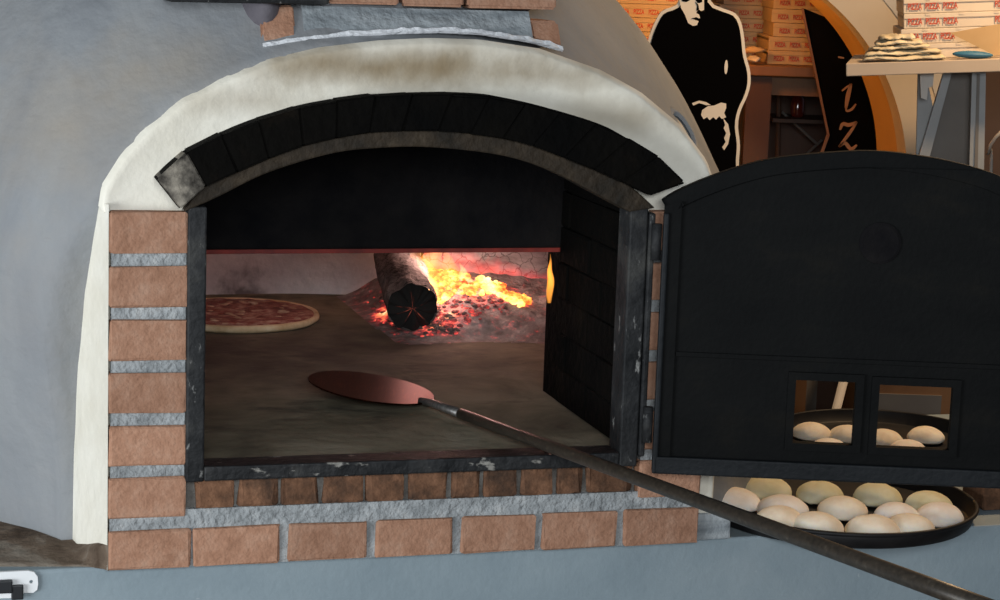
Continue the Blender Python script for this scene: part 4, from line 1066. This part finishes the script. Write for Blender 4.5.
# boxes on the shelf
bh = .037
bmh = box_mesh(.36, .33, bh); bmh.materials.append(M['card'])
BYAW = SYAW; SZ = SX.cross(SN); bq = s0+SX*S2(903, 58, .12)[0]+SN*.12
ordn = ['lowest', 'second lowest', 'third lowest', 'fourth lowest', 'topmost']
for k in range(5):
    p = bq+SX*random.uniform(-.005, .004)+SZ*(.0005+k*(bh+.0008))
    ws = [.010, .054, .098] if k else []
    lb = f'white pizza box with red lettering behind the napkins, {ordn[k]} of its stack'
    if k == 0: lb = 'plain white pizza box behind the napkins, lowest of its stack'
    pbx = pizza_box(bmh, p, BYAW+random.uniform(-.01, .01), ws+([.225] if k > 1 else []), bh, lb, 'pizza boxes on the beige shelf', None); pbx.rotation_euler.y = -STILT
# folded cream cloths
def cloth(name, x0, x1, y0, y1, z, th, seed, label):
    bm = bmesh.new(); N = 26; T, Bm = [], []
    for j in range(9):
        for i in range(N+1):
            f, g_ = i/N, j/8; X = x0+(x1-x0)*f; Y = y0+(y1-y0)*g_
            zz = z+.006*noise.noise(Vector((f*3+seed, g_*2, seed)))+.0035*abs(noise.noise(Vector((f*9+seed, g_*4, seed))))+.0025*noise.noise(Vector((f*22, g_*7, seed)))
            X += .012*noise.noise(Vector((g_*3, seed, 1))); Y += .012*noise.noise(Vector((f*5, seed, 2)))
            e = sm(0, .06, f)*sm(0, .06, 1-f)*sm(0, .15, g_+.02)
            T.append(bm.verts.new((X, Y, zz+th*(.35+.65*e)))); Bm.append(bm.verts.new((X, Y, zz)))
    n = N+1
    for j in range(8):
        for i in range(N):
            a = j*n+i; bm.faces.new((T[a], T[a+1], T[a+n+1], T[a+n])); bm.faces.new((Bm[a], Bm[a+n], Bm[a+n+1], Bm[a+1]))
    for i in range(N): bm.faces.new((Bm[i], Bm[i+1], T[i+1], T[i])); a = 8*n+i; bm.faces.new((Bm[a+1], Bm[a], T[a], T[a+1]))
    for j in range(8): a = j*n; bm.faces.new((Bm[a+n], Bm[a], T[a], T[a+n])); a = j*n+N; bm.faces.new((Bm[a], Bm[a+n], T[a+n], T[a]))
    o = bmobj(name, bm, M['cloth'], None, True); o.location = s0; o.rotation_euler = (0, -STILT, SYAW); tag(o, label, 'napkin', 'cream napkins on the beige shelf'); return o
nap = ['lowest cream napkin of the pile on the beige shelf', 'cream napkin second from the bottom of the shelf pile', 'cream napkin in the middle of the shelf pile', 'cream napkin second from the top of the shelf pile', 'topmost rolled cream napkin of the shelf pile']
xs_ = [(.045, .245), (.05, .235), (.06, .20), (.075, .19), (.085, .17)]
for k in range(5): cloth('napkin', xs_[k][0], xs_[k][1], .004+.004*k, .10, .005+k*.0125, .0085, k*3.3, nap[k])
# tan cardboard sheet leaning over the boxes, blue plastic scrap
cb = pobj('cardboard_sheet', [[tuple(s0+SX*S2(x, y, .035)[0]+SN*.035+SZ*S2(x, y, .035)[1]) for x, y in ((950, 33), (1010, 22), (1010, 56.0), (994, 55.0))]], tuple(SN*.006), M['card_brown']); tag(cb, 'tan cardboard sheet leaning before the pizza boxes on the beige shelf', 'cardboard')
bm = bmesh.new(); bmesh.ops.create_uvsphere(bm, u_segments=20, v_segments=12, radius=1); q = S2(972, 54, .05)
bmesh.ops.transform(bm, matrix=Matrix.Translation(s0+SX*q[0]+SN*.03+SZ*.0105) @ Matrix.Rotation(SYAW, 4, 'Z') @ Matrix.Diagonal((.05, .02, .0095, 1)), verts=bm.verts)
tag(bmobj('plastic_pouch', bm, M['bluecloth'], None, True), 'small blue plastic pouch lying on the beige shelf', 'pouch')
# cables hanging behind the stand
cpt = [at(x, y, 5.9+.01*k) for k, (x, y) in enumerate([(1003, 130), (992, 142), (988, 155), (991, 172)])]; cpt += [Vector((cpt[-1].x+.02, 5.95, .5)), Vector((cpt[-1].x+.05, 5.95, .006)), Vector((cpt[-1].x+.3, 5.95, .006))]
bm = bmesh.new(); tube(bm, cr(cpt, 60), .005, 8); tag(bmobj('cable', bm, M['cable'], None, True), 'pale cable looping down to the floor beside the grey stand', 'cable')

# table in the arch with pizza boxes
TY = 6.95; tz_ = at(780, 66, TY).z
tb = empty('wooden_table', (at(740, 70, TY).x, TY, 0)); tag(tb, 'orange wooden side table inside the arch, stacked with pizza boxes', 'table')
tx0, tx1 = at(560, 70, TY).x-tb.location.x, at(885, 70, TY).x-tb.location.x
bm = bmesh.new(); box(bm, (tx0, 0, tz_-.035), (tx1, .86, tz_)); bevel(bmobj('table_top', bm, M['wood'], tb), .004)
lx0, lx1 = at(746, 120, TY).x-tb.location.x, at(771, 120, TY).x-tb.location.x
bm = bmesh.new(); box(bm, (lx0, .03, 0), (lx1, .08, tz_-.035)); bmobj('leg', bm, M['wood_dark'], tb)
bm = bmesh.new(); box(bm, (tx0+.02, .03, 0), (tx0+.10, .08, tz_-.035)); bmobj('leg', bm, M['wood_dark'], tb)
bm = bmesh.new(); box(bm, (lx1, .06, tz_-.10), (tx1, .08, tz_-.035)); bmobj('apron', bm, M['wood'], tb)
def tz2(px, py, off): p = at(px, py, TY+off); return (p.x-tb.location.x, off, p.z)
bm = bmesh.new(); tube(bm, [tz2(779, 88, .3), tz2(777, 200, .3)], .009, 10); bmobj('rack_post', bm, M['wood_dark'], tb)
bm = bmesh.new(); tube(bm, [tz2(782, 112, .32), tz2(818, 145, .32)], .005, 8); tube(bm, [tz2(800, 160, .34), tz2(822, 140, .34)], .005, 8); bmobj('cross_brace', bm, M['greypanel'], tb)
bm = bmesh.new(); box(bm, tuple(Vector(tz2(772, 84, .45))+Vector((0, 0, -.9))), (tz2(840, 84, .47)[0], .47, tz_-.036)); bmobj('back_board', bm, M['wood_dark'], tb)
bot = at(797, 117, TY+.30)
vs, fs = lathe([(0, 0), (.022, 0), (.024, .01), (.024, .06), (.010, .085), (.009, .11), (.0, .111)], 24)
o = obj('glass_bottle', vs, fs, M['glassred'], None, True); o.location = bot; tag(o, 'small dark red glass bottle glinting under the wooden table', 'bottle')
rk = tz2(790, 117.5, .22); bm = bmesh.new(); box(bm, (rk[0]-.06, .2, bot.z-.0135), (rk[0]+.2, .44, bot.z-.0005)); bmobj('lower_shelf', bm, M['wood_dark'], tb)
bh2 = .045; bm2 = box_mesh(.34, .33, bh2); bm2.materials.append(M['card_niche'])
bm3 = box_mesh(.30, .3, bh2); bm3.materials.append(M['card_brown'])
def stack(px, n, me, w, off, nm, group, words, rz=0):
    words = [.02, .07, .12, .19]
    x = at(px, 66, TY+off).x
    for k in range(n):
        pizza_box(me, (x+random.uniform(-.008, .008), TY+off+random.uniform(-.008, .008), tz_+.0006+k*(bh2+.0008)), rz+random.uniform(-.02, .02), words, bh2,
                  f'{nm}, ' + (['lowest', 'second from the bottom', 'third from the bottom', 'fourth from the bottom', 'fifth from the bottom', 'sixth from the bottom', 'topmost'][k] if k < n-1 else 'topmost'), group, None)
stack(769, 6, bm3, .3, .10, 'brown pizza box in the right stack on the wooden table', 'right stack of boxes on the table', [.02])
stack(718, 7, bm2, .34, .46, 'cream pizza box in the middle stack on the wooden table', 'middle stack of boxes on the table', [.09, .2])
stack(608, 5, bm2, .34, .12, 'cream pizza box in the left stack on the wooden table', 'left stack of boxes on the table', [.06, .2])
for k, (x0_, x1_, lb) in enumerate(((742, 768, 'flattened paper bag on the front edge of the wooden table'), (744, 766, 'crumpled paper bag lying on another on the wooden table'))):
    a = at(x0_, 64, TY+.012); b_ = at(x1_, 64, TY+.012); bm = bmesh.new(); lump(bm, Vector(((a.x+b_.x)/2, TY+.055, tz_+.017+k*.03)), (b_.x-a.x)/2, 0, (1, .45, .28 if k == 0 else .30), 3, .25)
    tag(bmobj('paper_bag', bm, M['card_brown'] if k else M['card'], None, True), lb, 'paper bag', 'paper bags on the wooden table')

# low cabinet behind the rear pan, seen through the door openings
LY = 4.95
cz = .9
cbn = empty('low_cabinet', (at(850, 400, LY).x, LY, 0)); tag(cbn, 'low orange wooden cabinet with a grey panel, seen through the door openings', 'cabinet')
def cx_(px): return at(px, 400, LY).x-cbn.location.x
bm = bmesh.new(); box(bm, (cx_(862), 0, 0), (cx_(990), .35, cz)); bmobj('carcass', bm, M['wood'], cbn)
z0, z1 = at(905, 440, LY).z, at(905, 394, LY).z
bm = bmesh.new(); box(bm, (cx_(872), -.006, z0), (cx_(941), .0, z1)); bmobj('grey_panel', bm, M['greypanel'], cbn)
bm = bmesh.new(); box(bm, (cx_(780), .02, 0), (cx_(807), .1, cz)); bmobj('side_post', bm, M['wood'], cbn)
bm = bmesh.new(); box(bm, (cx_(780), .30, 0), (cx_(862), .32, cz)); bmobj('back_board', bm, M['wood_dark'], cbn)
bm = bmesh.new(); box(bm, (cx_(818), .24, 0), (cx_(832), .27, cz)); bmobj('inner_board', bm, M['greypanel'], cbn)
bm = bmesh.new(); p_, q_ = at(845, 375, LY-.06), at(826, 450, LY-.12); d_ = (q_-p_)/(q_.z-p_.z); tube(bm, [q_+d_*(0.006-q_.z), p_+(p_-q_)*.1], .011, 10)
tag(bmobj('broom_handle', bm, M['arch_edge'], None, True), 'pale slanting stick leaning against the low cabinet, seen through the left door opening', 'stick')

# ================================================================== LIGHT
wd = bpy.data.worlds.new('world'); scn.world = wd; wd.use_nodes = True
wd.node_tree.nodes['Background'].inputs['Color'].default_value = (.62, .78, 1, 1); wd.node_tree.nodes['Background'].inputs['Strength'].default_value = .07
def area(name, loc, target, sx, sy, power, col):
    l = bpy.data.lights.new(name, 'AREA'); l.shape = 'RECTANGLE'; l.size = sx; l.size_y = sy; l.energy = power; l.color = col
    o = bpy.data.objects.new(name, l); COL.objects.link(o); o.location = loc; o.rotation_euler = (Vector(target)-Vector(loc)).to_track_quat('-Z', 'Y').to_euler(); return o
def point(name, loc, power, col, r=.05):
    l = bpy.data.lights.new(name, 'POINT'); l.energy = power; l.color = col; l.shadow_soft_size = r
    o = bpy.data.objects.new(name, l); COL.objects.link(o); o.location = loc; return o
area('window_light', (-2.9, .5, 1.0), (-.4, 3.6, 1.15), 2.0, 1.4, 118, (.90, .95, 1))
area('front_fill', (.3, -1.0, 2.3), (0, 3.5, 1.0), 2.2, 1.0, 105, (.92, .96, 1))  # added unseen fill above the camera, brightens hearth and chamber
point('niche_lamp', (acx-.03, WY+.33, acz+ar-.12), 7.5, (1, .46, .11), .06)
point('niche_lamp_rear', (acx+.1, 7.7, 2.3), 4, (1, .46, .11), .1)
point('room_lamp', (1.5, 4.7, 2.45), 95, (1, .66, .36), .10)
point('fire_light', tuple(W(.84, 1.16, HW+.17)), 1.9, (1, .58, .50), .05)
